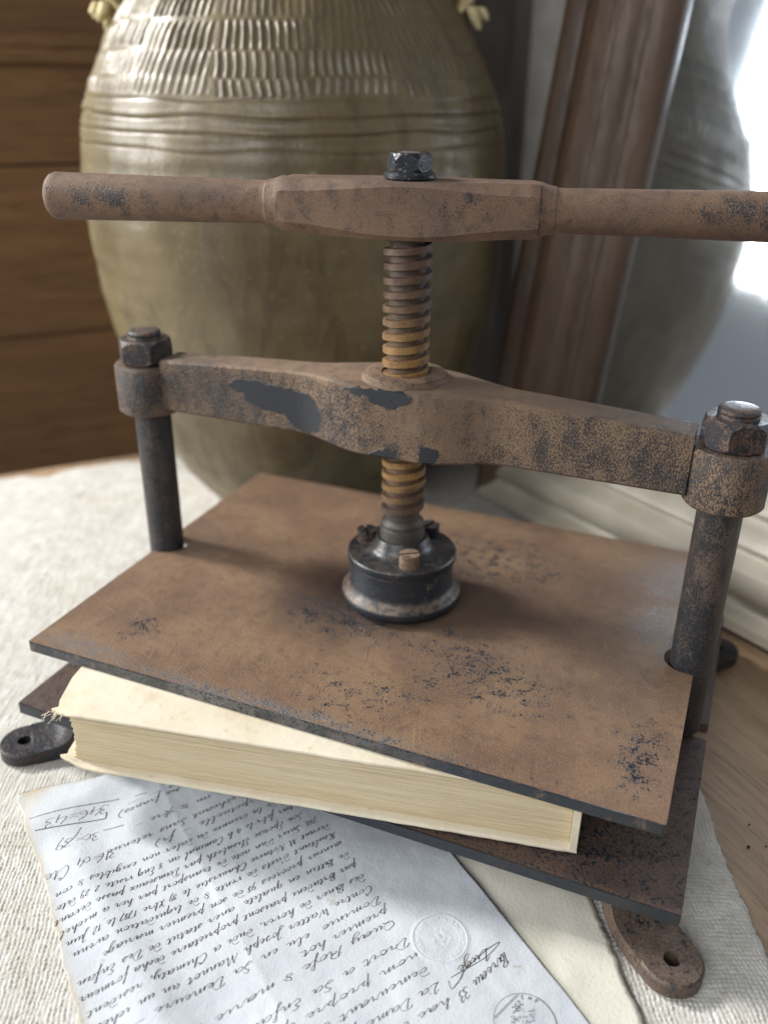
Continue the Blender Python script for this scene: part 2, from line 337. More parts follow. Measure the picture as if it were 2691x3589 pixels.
def jar_handle(az, drop):
    """a lug on the shoulder: a fat arched strap with ragged drips at its lower end"""
    bm = bmesh.new(); secs = []; d = Vector((cos(az), sin(az), 0)); t = Vector((-sin(az), cos(az), 0)); n = 22
    for i in range(n + 1):
        s = i / n; ang = pi * s; rad = .116 + .028 * sin(ang) - .024 * s; z = .377 + .066 * (s - .08)
        ce = Vector((JC[0], JC[1], 0)) + d * rad + Vector((0, 0, z)) + t * (.006 * sin(5 * s))
        wd = .020 * (1 - .25 * sin(ang)); hd = .0105
        up = Vector((0, 0, 1)); secs.append([tuple(ce + t * wd * cos(a_) + (d * .75 + up * .3) * hd * sin(a_)) for a_ in np.linspace(0, 2 * pi, 14)[:-1]])
    sweep_sections(bm, secs)
    h = from_bm('handle', bm, M_straw, jar, angle=80)
    for k in range(5):
        bm = bmesh.new(); off = (k - 2) * .0072; L = (.017, .010, .006, .008, .013)[k] * drop
        p0 = Vector((JC[0], JC[1], .384)) + d * (.132 + .006 * (k % 2)) + t * off
        secs = []
        for i in range(7):
            s = i / 6; r = .0050 * (1 - .6 * s ** 3); cpt = p0 + Vector((0, 0, -L * s)) + d * (.006 * s)
            secs.append([tuple(cpt + (t * cos(a_) + d * sin(a_)) * r) for a_ in np.linspace(0, 2 * pi, 9)[:-1]])
        sweep_sections(bm, secs); from_bm('drip', bm, M_straw, h, angle=80)
jar_handle(radians(-150), 1.0); jar_handle(radians(22), .9)

# ------------------------------------------------------------------ mirror leaning on the wall
MAZ = radians(32.5); LEAN = radians(9)
MC = Vector((-.043, .314, -.003))
mu = Vector((cos(MAZ), -sin(MAZ), 0)); mh = Vector((-sin(MAZ), -cos(MAZ), 0))
mm = -mh * sin(LEAN) + Vector((0, 0, cos(LEAN))); mn = mh * cos(LEAN) + Vector((0, 0, sin(LEAN)))
def mp(u, v, n): return MC + mu * u + mm * v + mn * n
mir = empty('framed_mirror', tuple(MC))
tag(mir, 'large mirror in a brown moulded wooden frame leaning at the right', 'mirror')
MW, MH, RW = .62, .95, .098
M_frame = wood('frame_wood', (0.082, 0.049, 0.031), (0.122, 0.076, 0.048), (0.042, 0.025, 0.017), 0, .5, .8, (6, 6, 1))
prof = [(0, -.03), (0, .004), (.004, .010), (.011, .011), (.016, .006), (.023, .005), (.030, .013), (.039, .018), (.050, .018), (.057, .012), (.060, .011), (.065, .014), (.069, .013), (.074, .007), (.081, .005), (.086, .008), (.090, .007), (.095, .001), (RW, -.003), (RW, -.03)]
def rail(ax, mt=None):
    """mitred moulding: ax gives the outer start and end corner and the inward direction"""
    (u0, v0), (u1, v1), (iu, iv) = ax; bm = bmesh.new(); A, B = [], []
    du, dv = (u1 - u0), (v1 - v0); L = hypot(du, dv); du /= L; dv /= L
    for w, h in [(w_, h_ * 1.5 if h_ > 0 else h_) for w_, h_ in prof]:
        A.append(bm.verts.new(mp(u0 + iu * w + du * w, v0 + iv * w + dv * w, h))); B.append(bm.verts.new(mp(u1 + iu * w - du * w, v1 + iv * w - dv * w, h)))
    n = len(prof)
    for i in range(n): bm.faces.new((A[i], A[(i + 1) % n], B[(i + 1) % n], B[i]))
    bm.faces.new(A); bm.faces.new(B[::-1])
    return from_bm('frame_rail', bm, mt or M_frame, mir, angle=50)
rail(((0, MH), (0, 0), (1, 0))); q = NT('lit_frame_wood'); nz = q.noise(20, 4); q.P(Base_Color=q.mix(q.ramp(nz, .3, .7), (0.38, 0.335, 0.265), (0.50, 0.455, 0.38)), Roughness=.42); M_frame_lit = q.m  # paler copy of the frame wood: window light put into its colour
tag(rail(((0, 0), (MW, 0), (0, 1)), M_frame_lit), 'bottom rail of the mirror frame, window light painted in as a pale tone'); rail(((MW, 0), (MW, MH), (-1, 0))); rail(((MW, MH), (0, MH), (0, -1)))
q = NT('mirror_glass'); nz = q.noise(26, 5, .6); n2 = q.noise(160, 3)
q.P(Base_Color=(0.72, 0.78, 0.85), Metallic=.955, Roughness=.05); M_glass = q.m
bm = bmesh.new(); e = .004
vs = [bm.verts.new(mp(u, v, n)) for n in (-.006, -.010) for u, v in ((RW - e, RW - e), (MW - RW + e, RW - e), (MW - RW + e, MH - RW + e), (RW - e, MH - RW + e))]
bm.faces.new(vs[:4]); bm.faces.new(vs[4:][::-1])
for i in range(4): bm.faces.new((vs[i], vs[(i + 1) % 4], vs[4 + (i + 1) % 4], vs[4 + i]))
from_bm('glass', bm, M_glass, mir, sm=False)

# ------------------------------------------------------------------ the book press
press = empty('book_press', (0, 0, 0))
tag(press, 'rusty cast-iron screw book press with handle bar, in the middle', 'book press')
ZP, TP = .0738, .0052; ZB, TB = .033, .0058; PX = .1577; PR = .0104

M_platen = iron('platen_iron', ((0.143, 0.086, 0.057), (0.208, 0.133, 0.082), (0.104, 0.066, 0.051)), -.12,
    [((.045, -.030, ZP), (.065, .035, .05), .12), ((.145, -.085, ZP), (.022, .045, .05), .19), ((-.024, -.034, ZP), (.055, .030, .05), .20), ((-.115, -.085, ZP), (.018, .02, .05), .20),
     ((0, -.118, ZP), (.17, .012, .02), .16), ((.07, -.06, ZP), (.07, .035, .05), .15), ((.13, .04, ZP), (.05, .06, .05), .10), ((.04, .06, ZP), (.08, .06, .05), .16), ((.01, -.09, ZP), (.06, .03, .05), .12)],
    rough=(.43, .34), fine=720, bumpd=.00045, soft=.045, blotch=.55, scratch=.5, stains_and_shade=[((-.024, -.010, ZP), (.068, .064, .05), .95), ((.035, .015, ZP), (.095, .055, .05), .60), ((.12, .055, ZP), (.07, .05, .05), .30), ((.06, -.04, ZP), (.05, .03, .05), .2)], edges=[(-.1192, -.1184)],  # stain around the cap; to the right and back also painted shadow
    polish_sheen=[((-.03, -.1165, ZP), (.15, .008, .02), 1.0), ((-.13, -.112, ZP), (.04, .012, .02), 1.0), ((.150, .026, ZP), (.040, .042, .03), 1.5), ((.15, .08, ZP), (.05, .05, .03), 1.2)])  # front edge worn bright; by the right post also painted window sheen
M_base = iron('base_iron', ((0.060, 0.037, 0.030), (0.082, 0.050, 0.039), (0.042, 0.027, 0.024)), -.03, [((.12, -.10, ZB), (.06, .04, .03), .10)], rough=(.5, .36), fine=600, edges=[(-.1231, -.1222)])
M_beam = iron('beam_iron', ((0.138, 0.089, 0.060), (0.190, 0.125, 0.077), (0.088, 0.059, 0.045)), .060,
    [((-.11, -.011, .182), (.07, .012, .022), .075), ((.115, -.011, .178), (.06, .012, .022), .05), ((.03, -.02, .19), (.05, .03, .03), -.10),
     ((0, 0, .2085), (.4, .06, .0125), -.50), ((-.155, -.018, .178), (.03, .01, .02), .08), ((.16, 0, .176), (.035, .03, .028), .07), ((-.03, -.02, .18), (.03, .02, .03), .05)],
    [((-.066, -.0115, .1845), (.0245, .02, .0085)), ((-.052, -.013, .1790), (.0150, .02, .0105)), ((-.085, -.0115, .1880), (.014, .012, .0052)), ((.001, -.023, .1985), (.012, .01, .0062)), ((-.012, -.022, .2005), (.014, .01, .003)), ((-.004, -.023, .1685), (.009, .01, .0042)), ((.022, -.02, .171), (.0065, .01, .0065))],
    fine=1500, stretch=(1, 1, .55), soft=.07, midw=.30, bumpd=.0005)
M_post = iron('post_iron', ((0.066, 0.047, 0.037), (0.10, 0.070, 0.052), (0.035, 0.024, 0.020)), .16, [((.1577, 0, .135), (.03, .03, .04), -.10)], rough=(.6, .38), fine=1500, stretch=(1, 1, .5), soft=.07, midw=.35)
M_handle = iron('handle_iron', ((0.105, 0.063, 0.044), (0.165, 0.100, 0.062), (0.066, 0.042, 0.033)), -.13,
    [((-.14, -.045, .285), (.045, .03, .012), .20), ((.16, .03, .287), (.07, .04, .012), .23), ((.03, -.01, .288), (.035, .02, .009), .14)], fine=1200, soft=.07)
M_nut = iron('nut_iron', ((0.085, 0.050, 0.038), (0.13, 0.078, 0.052), (0.045, 0.030, 0.025)), .12, rough=(.6, .38), fine=900, bumpd=.0006)
M_black = iron('black_iron', ((0.12, 0.08, 0.052), (0.17, 0.115, 0.072), (0.06, 0.04, 0.03)), .30, rough=(.55, .28), fine=900, dust=.30, soft=.05)
M_housing = iron('housing_iron', ((0.15, 0.10, 0.066), (0.20, 0.14, 0.09), (0.08, 0.055, 0.04)), .29, rough=(.75, .42), fine=1100, dust=1.0, soft=.05)
M_bolt = iron('bolt_iron', ((0.10, 0.085, 0.08), (0.14, 0.12, 0.11), (0.06, 0.05, 0.05)), .24, [((0, 0, .3085), (.008, .008, .003), -.6)], rough=(.5, .32), fine=600)
M_screwhead = iron('screw_head_iron', ((0.16, 0.105, 0.07), (0.21, 0.14, 0.095), (0.08, 0.055, 0.04)), -.06, rough=(.6, .4), fine=700)
M_foot2 = iron('black_foot_iron', ((0.04, 0.026, 0.022), (0.06, 0.04, 0.032), (0.025, 0.018, 0.016)), .16, rough=(.55, .36), fine=600, bumpd=.0006)
M_foot = iron('foot_iron', ((0.088, 0.060, 0.046), (0.12, 0.083, 0.062), (0.055, 0.038, 0.031)), -.04, rough=(.6, .40), fine=600, bumpd=.0006)

def plate(name, hx, hy, z1, th, mat, notch_c, notch_r, bev):
    pts = []
    def corner(cx, cy, a0):
        for k in range(4): a_ = a0 + k * pi / 6; pts.append((cx + .002 * cos(a_), cy + .002 * sin(a_)))
    corner(-hx + .002, -hy + .002, pi); corner(hx - .002, -hy + .002, 1.5 * pi)
    def notch(sg):
        out = [(sg * (hx), -notch_r - .0012), (sg * (hx - .0012), -notch_r)]
        for k in range(13):
            a_ = -pi / 2 - pi * k / 12; out.append((sg * (notch_c + notch_r * cos(a_)), notch_r * sin(a_)))
        out += [(sg * (hx - .0012), notch_r), (sg * hx, notch_r + .0012)]
        return out
    pts += notch(1); corner(hx - .002, hy - .002, 0); corner(-hx + .002, hy - .002, pi / 2); pts += notch(-1)[::-1]
    bm = bmesh.new(); prism(bm, pts, z1 - th, z1); bevel(bm, bev, 3, 60)
    o = from_bm(name, bm, mat, press, angle=60)
    return o
plate('platen', .16, .1197, ZP, TP, M_platen, .1563, .0118, .0010)
plate('base_plate', .1724, .1234, ZB, TB, M_base, .1640, .0062, .0008)

# feet: bent straps under the four corners
for sx, sy in ((1, -1), (-1, -1), (1, 1), (-1, 1)):
    dd = Vector((sx, sy, 0)).normalized(); tt = Vector((-dd.y, dd.x, 0)); cen = Vector((sx * .1724, sy * .1234, 0))
    wdt = .0132; tk = .0082
    path = [(-.052, .0272), (-.040, .0270), (-.034, .0255), (-.029, .0215), (-.026, .0165), (-.0235, .0120), (-.020, .0093), (-.015, .0082), (-.008, .0080), (-.0042, .0079)]
    bm = bmesh.new(); secs = []
    for i, (a_, z) in enumerate(path):
        p0 = path[max(0, i - 1)]; p1 = path[min(len(path) - 1, i + 1)]; tx_, tz = p1[0] - p0[0], p1[1] - p0[1]; l = hypot(tx_, tz); nx, nz_ = -tz / l, tx_ / l
        ca = cen + dd * a_; lo = cen + dd * (a_ - nx * tk); zl = max(.0002, z - nz_ * tk)
        w_ = wdt * (1.0 + .06 * sstep(-.024, -.05, a_))
        secs.append([tuple(ca - tt * w_ + Vector((0, 0, z))), tuple(ca + tt * w_ + Vector((0, 0, z))), tuple(lo + tt * w_ + Vector((0, 0, zl))), tuple(lo - tt * w_ + Vector((0, 0, zl)))])
    sweep_sections(bm, secs); bevel(bm, .0011, 2, 40)
    ft = from_bm('foot', bm, M_foot if sx > 0 and sy < 0 else M_foot2, press, angle=50)
    # round lug with a bolt hole
    bm = bmesh.new(); n = 40; hr = .0036; hc = .0
    outer = []
    for i in range(n):
        a_ = 2 * pi * i / n; ux, uy = cos(a_), sin(a_)
        if ux >= 0: outer.append((ux * wdt, uy * wdt))
        else: outer.append((max(-.0045, ux * wdt * 3), max(-1, min(1, uy * 1.0 / max(.3, abs(uy)) if abs(uy) > .3 else uy / .3)) * wdt))
    def ring(pts, z): return [bm.verts.new(cen + dd * x + tt * y + Vector((0, 0, z))) for x, y in pts]
    inn = [(hr * cos(2 * pi * i / n), hr * sin(2 * pi * i / n)) for i in range(n)]
    o2 = [(x * .93 if x > 0 else x, y * .93) for x, y in outer]
    R_ = [ring(inn, .0004), ring(inn, .0079), ring(o2, .00815), ring(outer, .0072), ring(outer, .0009), ring(o2, .0003)]
    for A, B in zip(R_, R_[1:] + R_[:1]):
        for i in range(n): bm.faces.new((A[i], A[(i + 1) % n], B[(i + 1) % n], B[i]))
    from_bm('lug', bm, M_foot if sx > 0 and sy < 0 else M_foot2, ft, angle=40)
    bm = bmesh.new(); lathe(bm, [(0, .0005), (hr, .0005)], tuple(cen), 20, False)
    q_dark = bpy.data.materials.get('hole_dark')
    if not q_dark: qd = NT('hole_dark'); qd.P(Base_Color=(.01, .009, .008), Roughness=.9); q_dark = qd.m  # near-black floor disc: darkness of the hole put into the colour
    from_bm('bolt_hole', bm, q_dark, ft)

# posts with nuts
def hexnut(bm, c, z0, z1, rc, rot, bore=0):
    n = 6; k = 8; P_ = []
    h = z1 - z0
    ringz = [(z0, .93), (z0 + h * .10, 1.0), (z1 - h * .12, 1.0), (z1, .0)]
    def hexpt(i, s):
        a0 = rot + i * pi / 3; a1 = rot + (i + 1) * pi / 3
        return Vector((c[0] + rc * ((1 - s) * cos(a0) + s * cos(a1)), c[1] + rc * ((1 - s) * sin(a0) + s * sin(a1)), 0))
    m = n * k; pts = [hexpt(i, j / k) for i in range(n) for j in range(k)]
    ap = rc * cos(pi / 6)
    def row(zf, shrink=1.0, circ=False):
        r = []
        for p in pts:
            d_ = hypot(p.x - c[0], p.y - c[1]); ex = max(0.0, (d_ - ap) / (rc - ap))
            if circ: f = ap * .97 / d_; z = zf
            else: f = shrink; z = zf(ex)
            r.append(bm.verts.new((c[0] + (p.x - c[0]) * f, c[1] + (p.y - c[1]) * f, z)))
        return r
    rws = [row(z0, circ=True), row(lambda e_: z0 + .0003 + .0018 * e_ ** 1.5), row(lambda e_: z1 - .0004 - .0026 * e_ ** 1.5), row(z1, circ=True)]
    for A, B in zip(rws[:-1], rws[1:]):
        for i in range(m): bm.faces.new((A[i], A[(i + 1) % m], B[(i + 1) % m], B[i]))
    bm.faces.new(rws[0][::-1]); bm.faces.new(rws[-1])
for sx, rot in ((1, .42), (-1, .25)):
    bm = bmesh.new()
    lathe(bm, [(PR * .78, ZB - .004), (PR * .8, ZB + .0005), (PR, ZB + .0015), (PR, .1632)], (sx * PX, 0, 0), 48)
    po = from_bm('post', bm, M_post, press, angle=40)
    tag(po, 'dark rusted upright post at the %s end of the crossbeam' % ('right' if sx > 0 else 'left'))
    bm = bmesh.new(); hexnut(bm, (sx * PX, 0), .1915, .2050, .0158, rot); from_bm('nut', bm, M_nut, po, angle=28)
    bm = bmesh.new(); r_ = .0092
    lathe(bm, [(r_, .2045), (r_, .2062), (r_ * .95, .2066), (r_, .2071), (r_, .2083), (r_ * .93, .2091), (r_ * .6, .2096), (0, .2098)], (sx * PX, 0, 0), 40); from_bm('bolt_end', bm, M_nut, po, angle=50)

# crossbeam
bm = bmesh.new(); secs = []
xs = np.linspace(-.1415, .1415, 121)
for x in xs:
    ax = abs(x)
    w = .0106 + .0121 * (1 - sstep(.012, .058, ax)) ** 1.0
    zt = .1963 + .0062 * (1 - (ax / .1415) ** 1.4); zb = .1672 - .0012 * (1 - sstep(.02, .06, ax))
    cb = .0013
    secs.append([(x, -w, zb + cb), (x, -w + cb, zb), (x, w - cb, zb), (x, w, zb + cb), (x, w, zt - cb), (x, w - cb * .8, zt - cb * .25), (x, w - cb * 1.8, zt), (x, -w + cb * 1.8, zt), (x, -w + cb * .8, zt - cb * .25), (x, -w, zt - cb)])
sweep_sections(bm, secs)
beam = from_bm('crossbeam', bm, M_beam, press, angle=38)
for sx in (1, -1):
    bm = bmesh.new(); r_ = .0183
    lathe(bm, [(.0100, .1632), (r_ - .0015, .1630), (r_, .1645), (r_, .1895), (r_ - .0012, .1910), (.0100, .1912), (.0100, .1632)], (sx * PX, 0, 0), 64, False)
    from_bm('end_ring', bm, M_beam, beam, angle=40)
bm = bmesh.new(); lathe(bm, [(.0222, .2018), (.0218, .2034), (.0208, .2042), (.0206, .2040), (.0202, .2052), (.0188, .2058), (.0122, .2055), (.0120, .199)], (0, 0, 0), 72, False)
from_bm('boss_collar', bm, iron('boss_collar_iron', ((0.14, 0.088, 0.056), (0.19, 0.122, 0.074), (0.09, 0.058, 0.042)), -.04, fine=1000, soft=.06), beam, angle=40)

# screw spindle: square thread as one helicoid sheet
q = NT('thread_iron'); n1 = q.noise(160, 4); n2 = q.noise(900, 3); z_ = q.n('ShaderNodeSeparateXYZ', {0: q.co}).outputs[2]
xy = q.n('ShaderNodeVectorMath', {0: q.n('ShaderNodeVectorMath', {0: q.co, 1: (1, 1, 0)}, operation='MULTIPLY').outputs[0]}, operation='LENGTH').outputs[1]
c = q.mix(q.ramp(n1, .35, .65), (0.072, 0.042, 0.027), (0.115, 0.068, 0.043))
z_ = q.math('ADD', z_, q.math('MULTIPLY', q.math('ADD', q.noise(70, 3), -.5), .03)); oz = q.math('MULTIPLY', q.ramp(z_, .242, .222), q.ramp(z_, .132, .148)); oz = q.math('MULTIPLY', oz, q.ramp(n1, .25, .62, .45, 1.0))
c = q.mix(q.math('MULTIPLY', oz, .80), c, (0.31, 0.170, 0.052))
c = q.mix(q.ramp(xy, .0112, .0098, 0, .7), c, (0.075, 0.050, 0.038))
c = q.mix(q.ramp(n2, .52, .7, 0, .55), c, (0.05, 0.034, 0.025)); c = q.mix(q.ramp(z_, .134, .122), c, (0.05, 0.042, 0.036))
q.P(Base_Color=c, Roughness=q.ramp(n2, .3, .7, .42, .62), Normal=q.bump(q.math('ADD', n1, n2), .0003, .7)); M_thread = q.m
pitch = .00672; ro, ri_ = .01175, .0089; ph0 = 2.2
prof_t = [(0, ri_), (.40, ri_), (.435, ro - .0004), (.46, ro), (.90, ro), (.93, ro - .0004), (.965, ri_)]
nseg = 48; z0, z1 = .1235, .2725; turns = (z1 - z0) / pitch; NT_ = int(turns * nseg)
Vv_ = []; npf = len(prof_t)
for i in range(NT_ + 1):
    th_ = 2 * pi * i / nseg; zb_ = z0 + pitch * i / nseg
    for k in range(npf):
        f_, r_ = prof_t[k]; r_ += (.00022 * (random.random() - .5) + .0004 * (sin(i * .37 + 3 * sin(i * .11)) * .5 - .2)) * (.2 < (f_ - .43) / .5 < 1.1 or f_ in (.435, .46)) ; f_ += .012 * sin(i * .23 + k)
        Vv_.append((r_ * cos(th_ + ph0), r_ * sin(th_ + ph0), zb_ + f_ * pitch))
    Vv_.append((ri_ * cos(th_ + ph0), ri_ * sin(th_ + ph0), zb_ + pitch))
screw = from_np('screw_spindle', Vv_, grid_faces(NT_ + 1, npf + 1), M_thread, press, angle=40)
bm = bmesh.new()
lathe(bm, [(.0086, .105), (.0122, .1052), (.0122, .1175), (.0119, .1186), (.0110, .1192), (.0108, .1205), (.0116, .1212), (.0114, .1222), (.0092, .1240), (.0088, .2995)], (0, 0, 0), 64)
from_bm('spindle_collar', bm, M_thread, screw, angle=40)

# bearing cap on the platen
bm = bmesh.new()
lathe(bm, [(.0275, ZP), (.0300, ZP + .0008), (.0322, ZP + .0028), (.0332, ZP + .0050), (.0333, ZP + .0066), (.0327, ZP + .0080), (.0308, ZP + .0093), (.0292, ZP + .0110), (.0285, ZP + .0135), (.0283, ZP + .0250), (.0275, ZP + .0258)], (0, 0, 0), 96)
cap = from_bm('bearing_housing', bm, M_housing, press, angle=40)
bm = bmesh.new(); zc = ZP + .0262
lathe(bm, [(.0285, zc), (.0297, zc + .0003), (.0299, zc + .0010), (.0299, zc + .0040), (.0292, zc + .0048), (.0215, zc + .0050), (.0190, zc + .0056), (.0167, zc + .0072), (.0152, zc + .0096), (.0144, zc + .0122), (.0139, zc + .0130), (.0128, zc + .0131), (.0122, zc + .0126)], (0, 0, 0), 96)
cap2 = from_bm('bearing_cover', bm, M_black, press, angle=40)
for az, ht, mt, sl in ((-58, .0078, M_screwhead, .6), (178, .0068, M_nut, 2.2), (65, .0072, M_black, 1.2)):
    cx_, cy_ = .0215 * cos(radians(az)), .0215 * sin(radians(az)); bm = bmesh.new(); r_ = .0054; n = 28
    zt = zc + .0050 + ht
    lathe(bm, [(r_ * .96, zc + .0045), (r_, zc + .0052), (r_, zt - .0016)], (cx_, cy_, 0), n)
    # slotted top: two half discs beside the slot
    for sgn in (1, -1):
        a0 = math.asin(.0010 / r_); arc = [a0 + (pi - 2 * a0) * i / 12 for i in range(13)]
        pts = [(r_ * cos(t_), sgn * r_ * sin(t_)) for t_ in arc]; 
        rot2 = Matrix.Rotation(sl, 2); pts = [rot2 @ Vector(p) for p in pts]; pts = [(cx_ + p.x, cy_ + p.y) for p in pts]
        if sgn < 0: pts = pts[::-1]
        prism(bm, pts, zt - .0017, zt)
    bevel(bm, .0004, 2, 50)
    from_bm('cap_screw', bm, mt, cap2, angle=40)

# handle bar
HA = radians(14); hd = Vector((cos(HA), sin(HA), 0)); hn = Vector((-sin(HA), cos(HA), 0)); HZ = .2843
def hsec(s, hw, hh, ch):
    pts = [(-hw, -hh + ch), (-hw + ch, -hh), (hw - ch, -hh), (hw, -hh + ch), (hw, hh - ch), (hw - ch, hh), (-hw + ch, hh), (-hw, hh - ch)]
    return [tuple(hd * s + hn * a_ + Vector((0, 0, HZ + b_))) for a_, b_ in pts]
bm = bmesh.new(); secs = []
for s in np.linspace(-.0595, .0595, 41):
    t_ = 1 - abs(s) / .0595; bl = sstep(0, .8, t_)
    hh = .0119; hw = .0130 + .0022 * bl; ch = .0050 - .0030 * sstep(.10, 1, t_)
    if abs(s) > .0585: hh *= .95; hw *= .96
    sc_ = hsec(s, hw, hh, ch); secs.append([(p[0], p[1], p[2] - (.0016 * bl if p[2] < HZ else 0)) for p in sc_])
sweep_sections(bm, secs); bevel(bm, .0006, 2, 38)
handle = from_bm('handle_bar', bm, M_handle, press, angle=30)
for sg in (-1, 1):
    prf = [(.0570, .0120), (.0598, .0121), (.0612, .0116), (.0632, .0109), (.0655, .0105), (.0664, .0104), (.0668, .0100), (.0675, .0098)] + [(s, .0097 + .0013 * (s - .0675) / .105) for s in np.linspace(.07, .1700, 12)] + [(.1728, .0110), (.1745, .0104), (.1757, .0092), (.1762, .0070), (.1764, 0)]
    bm = bmesh.new(); n = 48; rows_ = []
    for s, r_ in prf:
        if r_ == 0: rows_.append([bm.verts.new(hd * (sg * s) + Vector((0, 0, HZ)))]); continue
        rows_.append([bm.verts.new(hd * (sg * s) + hn * (r_ * cos(2 * pi * i / n)) + Vector((0, 0, HZ + r_ * sin(2 * pi * i / n)))) for i in range(n)])
    for A, B in zip(rows_[:-1], rows_[1:]):
        for i in range(n):
            j = (i + 1) % n
            bm.faces.new((A[i], A[j], B[0]) if len(B) == 1 else (A[i], A[j], B[j], B[i]))
    bm.faces.new(rows_[0])
    tag(from_bm('grip', bm, M_handle, handle, angle=35), 'round tapering %s arm of the handle bar' % ('right' if sg > 0 else 'left'))
zb0 = HZ + .0121
bm = bmesh.new(); lathe(bm, [(.0112, zb0), (.0119, zb0 + .0006), (.0119, zb0 + .0020), (.0110, zb0 + .0030), (.0098, zb0 + .0034)], (0, 0, 0), 48); from_bm('washer', bm, M_bolt, handle, angle=40)
bm = bmesh.new(); hexnut(bm, (0, 0), zb0 + .0030, zb0 + .0112, .0104, .22); from_bm('bolt_head', bm, M_bolt, handle, angle=28)

# ------------------------------------------------------------------ book in the press
bx = Vector((.9837, .18, 0)); by = Vector((-.18, .9837, 0)); B0 = Vector((-.1195, -.1540, ZB + .0003))
def bp(u, v, z): return B0 + bx * u + by * v + Vector((0, 0, z))
BL, BD, BH = .2500, .165, ZP - TP - ZB - .0007
q = NT('cream_cover'); n1 = q.noise(18, 5); n2 = q.noise(220, 4); n3 = q.noise(55, 4)
c = q.mix(q.ramp(n1, .35, .68), (0.59, 0.52, 0.395), (0.67, 0.61, 0.49)); c = q.mix(q.ramp(n3, .50, .75, 0, .55), c, (0.50, 0.39, 0.24)); c = q.mix(q.ramp(n2, .64, .72, 0, .35), c, (0.45, 0.31, 0.17))
q.P(Base_Color=c, Roughness=.8, Specular_IOR_Level=.25, Normal=q.bump(q.math('ADD', n2, n3), .00028, .6)); M_cover = q.m
q = NT('page_edges'); v = q.vmap((14, 14, 2600)); g = q.noise(1, 3, .6, v); v2 = q.vmap((26, 26, 700)); g2 = q.noise(1, 3, .6, v2); n1 = q.noise(30, 3)
c = q.mix(q.ramp(g, .3, .7), (0.54, 0.44, 0.28), (0.69, 0.59, 0.41)); c = q.mix(q.ramp(g2, .52, .75, 0, .25), c, (0.46, 0.36, 0.21)); c = q.mix(q.ramp(n1, .5, .75, 0, .35), c, (0.60, 0.47, 0.26))
q.P(Base_Color=c, Roughness=.85, Specular_IOR_Level=.2, Normal=q.bump(q.math('ADD', g, g2), .0007, .8)); M_pages = q.m
book = empty('old_book', tuple(bp(BL / 2, BD / 2, 0)))
tag(book, 'thick old book with worn cream covers clamped between the plates', 'book')
def cover(name, z0, z1, sag):
    nu, nv = 60, 14; Vt = []
    us = np.linspace(0, BL, nu); vs_ = np.concatenate([[0, .0008, .002, .004], np.linspace(.008, BD, nv - 4)])
    for top in (1, 0):
        for u in us:
            for v_ in vs_:
                du = (vnoise(np.array([v_ * 160.]), np.array([3.]), 5)[0] - .5) * .0022 if u == 0 else 0
                dv = (vnoise(np.array([u * 170.]), np.array([z0 * 900.]), 6)[0] - .5) * .0005 if v_ == 0 else 0
                cf = exp(-(u / .010) ** 2) * exp(-(v_ / .010) ** 2)
                z = (z1 if top else z0) + (-.0005 if v_ < .0005 and top else 0) + (.0005 if v_ < .0005 and not top else 0)
                z += sag * (1 - sstep(0, .014, v_)) * (.65 + .35 * vnoise(np.array([u * 25.]), np.array([z0 * 500.]), 8)[0]) + sag * 3.0 * cf
                Vt.append(tuple(bp(u + du + cf * .0045 * (vnoise(np.array([v_ * 900.]), np.array([1.]), 9)[0]), v_ + dv + cf * .002, z)))
    Vt = np.array(Vt); n = nu * nv; Fq = grid_faces(nu, nv); faces = [*Fq.tolist(), *(Fq[:, ::-1] + n).tolist()]
    idx = [i * nv for i in range(nu)] + [(nu - 1) * nv + j for j in range(1, nv)] + [i * nv + nv - 1 for i in range(nu - 2, -1, -1)] + [j for j in range(nv - 2, 0, -1)]
    for a_, b_ in zip(idx, idx[1:] + idx[:1]): faces.append([a_, a_ + n, b_ + n, b_])
    return from_np(name, Vt, faces, M_cover, book, angle=60)
CT = .0020
tag(cover('front_cover', BH - CT, BH, -.0006), 'top cover with frayed corner')
cover('back_cover', 0, CT, .0007)
bm = bmesh.new(); pts = [bp(BL - .0032, .0005, 0), bp(BL - .0002, .0002, 0), bp(BL + .0004, .004, 0), bp(BL + .0004, BD - .001, 0), bp(BL - .0032, BD - .001, 0)]
prism(bm, [(p.x, p.y) for p in pts], B0.z + CT * .6, B0.z + BH - CT * .6); bevel(bm, .0006, 2, 50); from_bm('spine', bm, M_cover, book)
# page block made of many gatherings with uneven edges
nl = 34; zz0 = CT + .0001; zz1 = BH - CT - .0001
for k in range(nl):
    za = zz0 + (zz1 - zz0) * k / nl; zb_ = zz0 + (zz1 - zz0) * (k + 1) / nl; mid_ = (k + .5) / nl
    bow = .0022 * (1 - (2 * mid_ - 1) ** 2)
    f0 = .0048 + random.uniform(-.00010, .00010); u0 = .0078 + bow + random.uniform(-.0004, .0004)
    nseg_ = 26; bm = bmesh.new(); top, bot = [], []
    edge = [bp(u0, BD - .005, 0)] + [bp(u0 + (BL - .0034 - u0) * i / nseg_, f0 + (vnoise(np.array([i * .35]), np.array([k * 3.7]), 3)[0] - .5) * .0003, 0) for i in range(nseg_ + 1)] + [bp(BL - .0034, BD - .005, 0)]
    prism(bm, [(p.x, p.y) for p in edge], B0.z + za + .00002, B0.z + zb_ - .00002)
    from_bm('pages', bm, M_pages, book, sm=False)
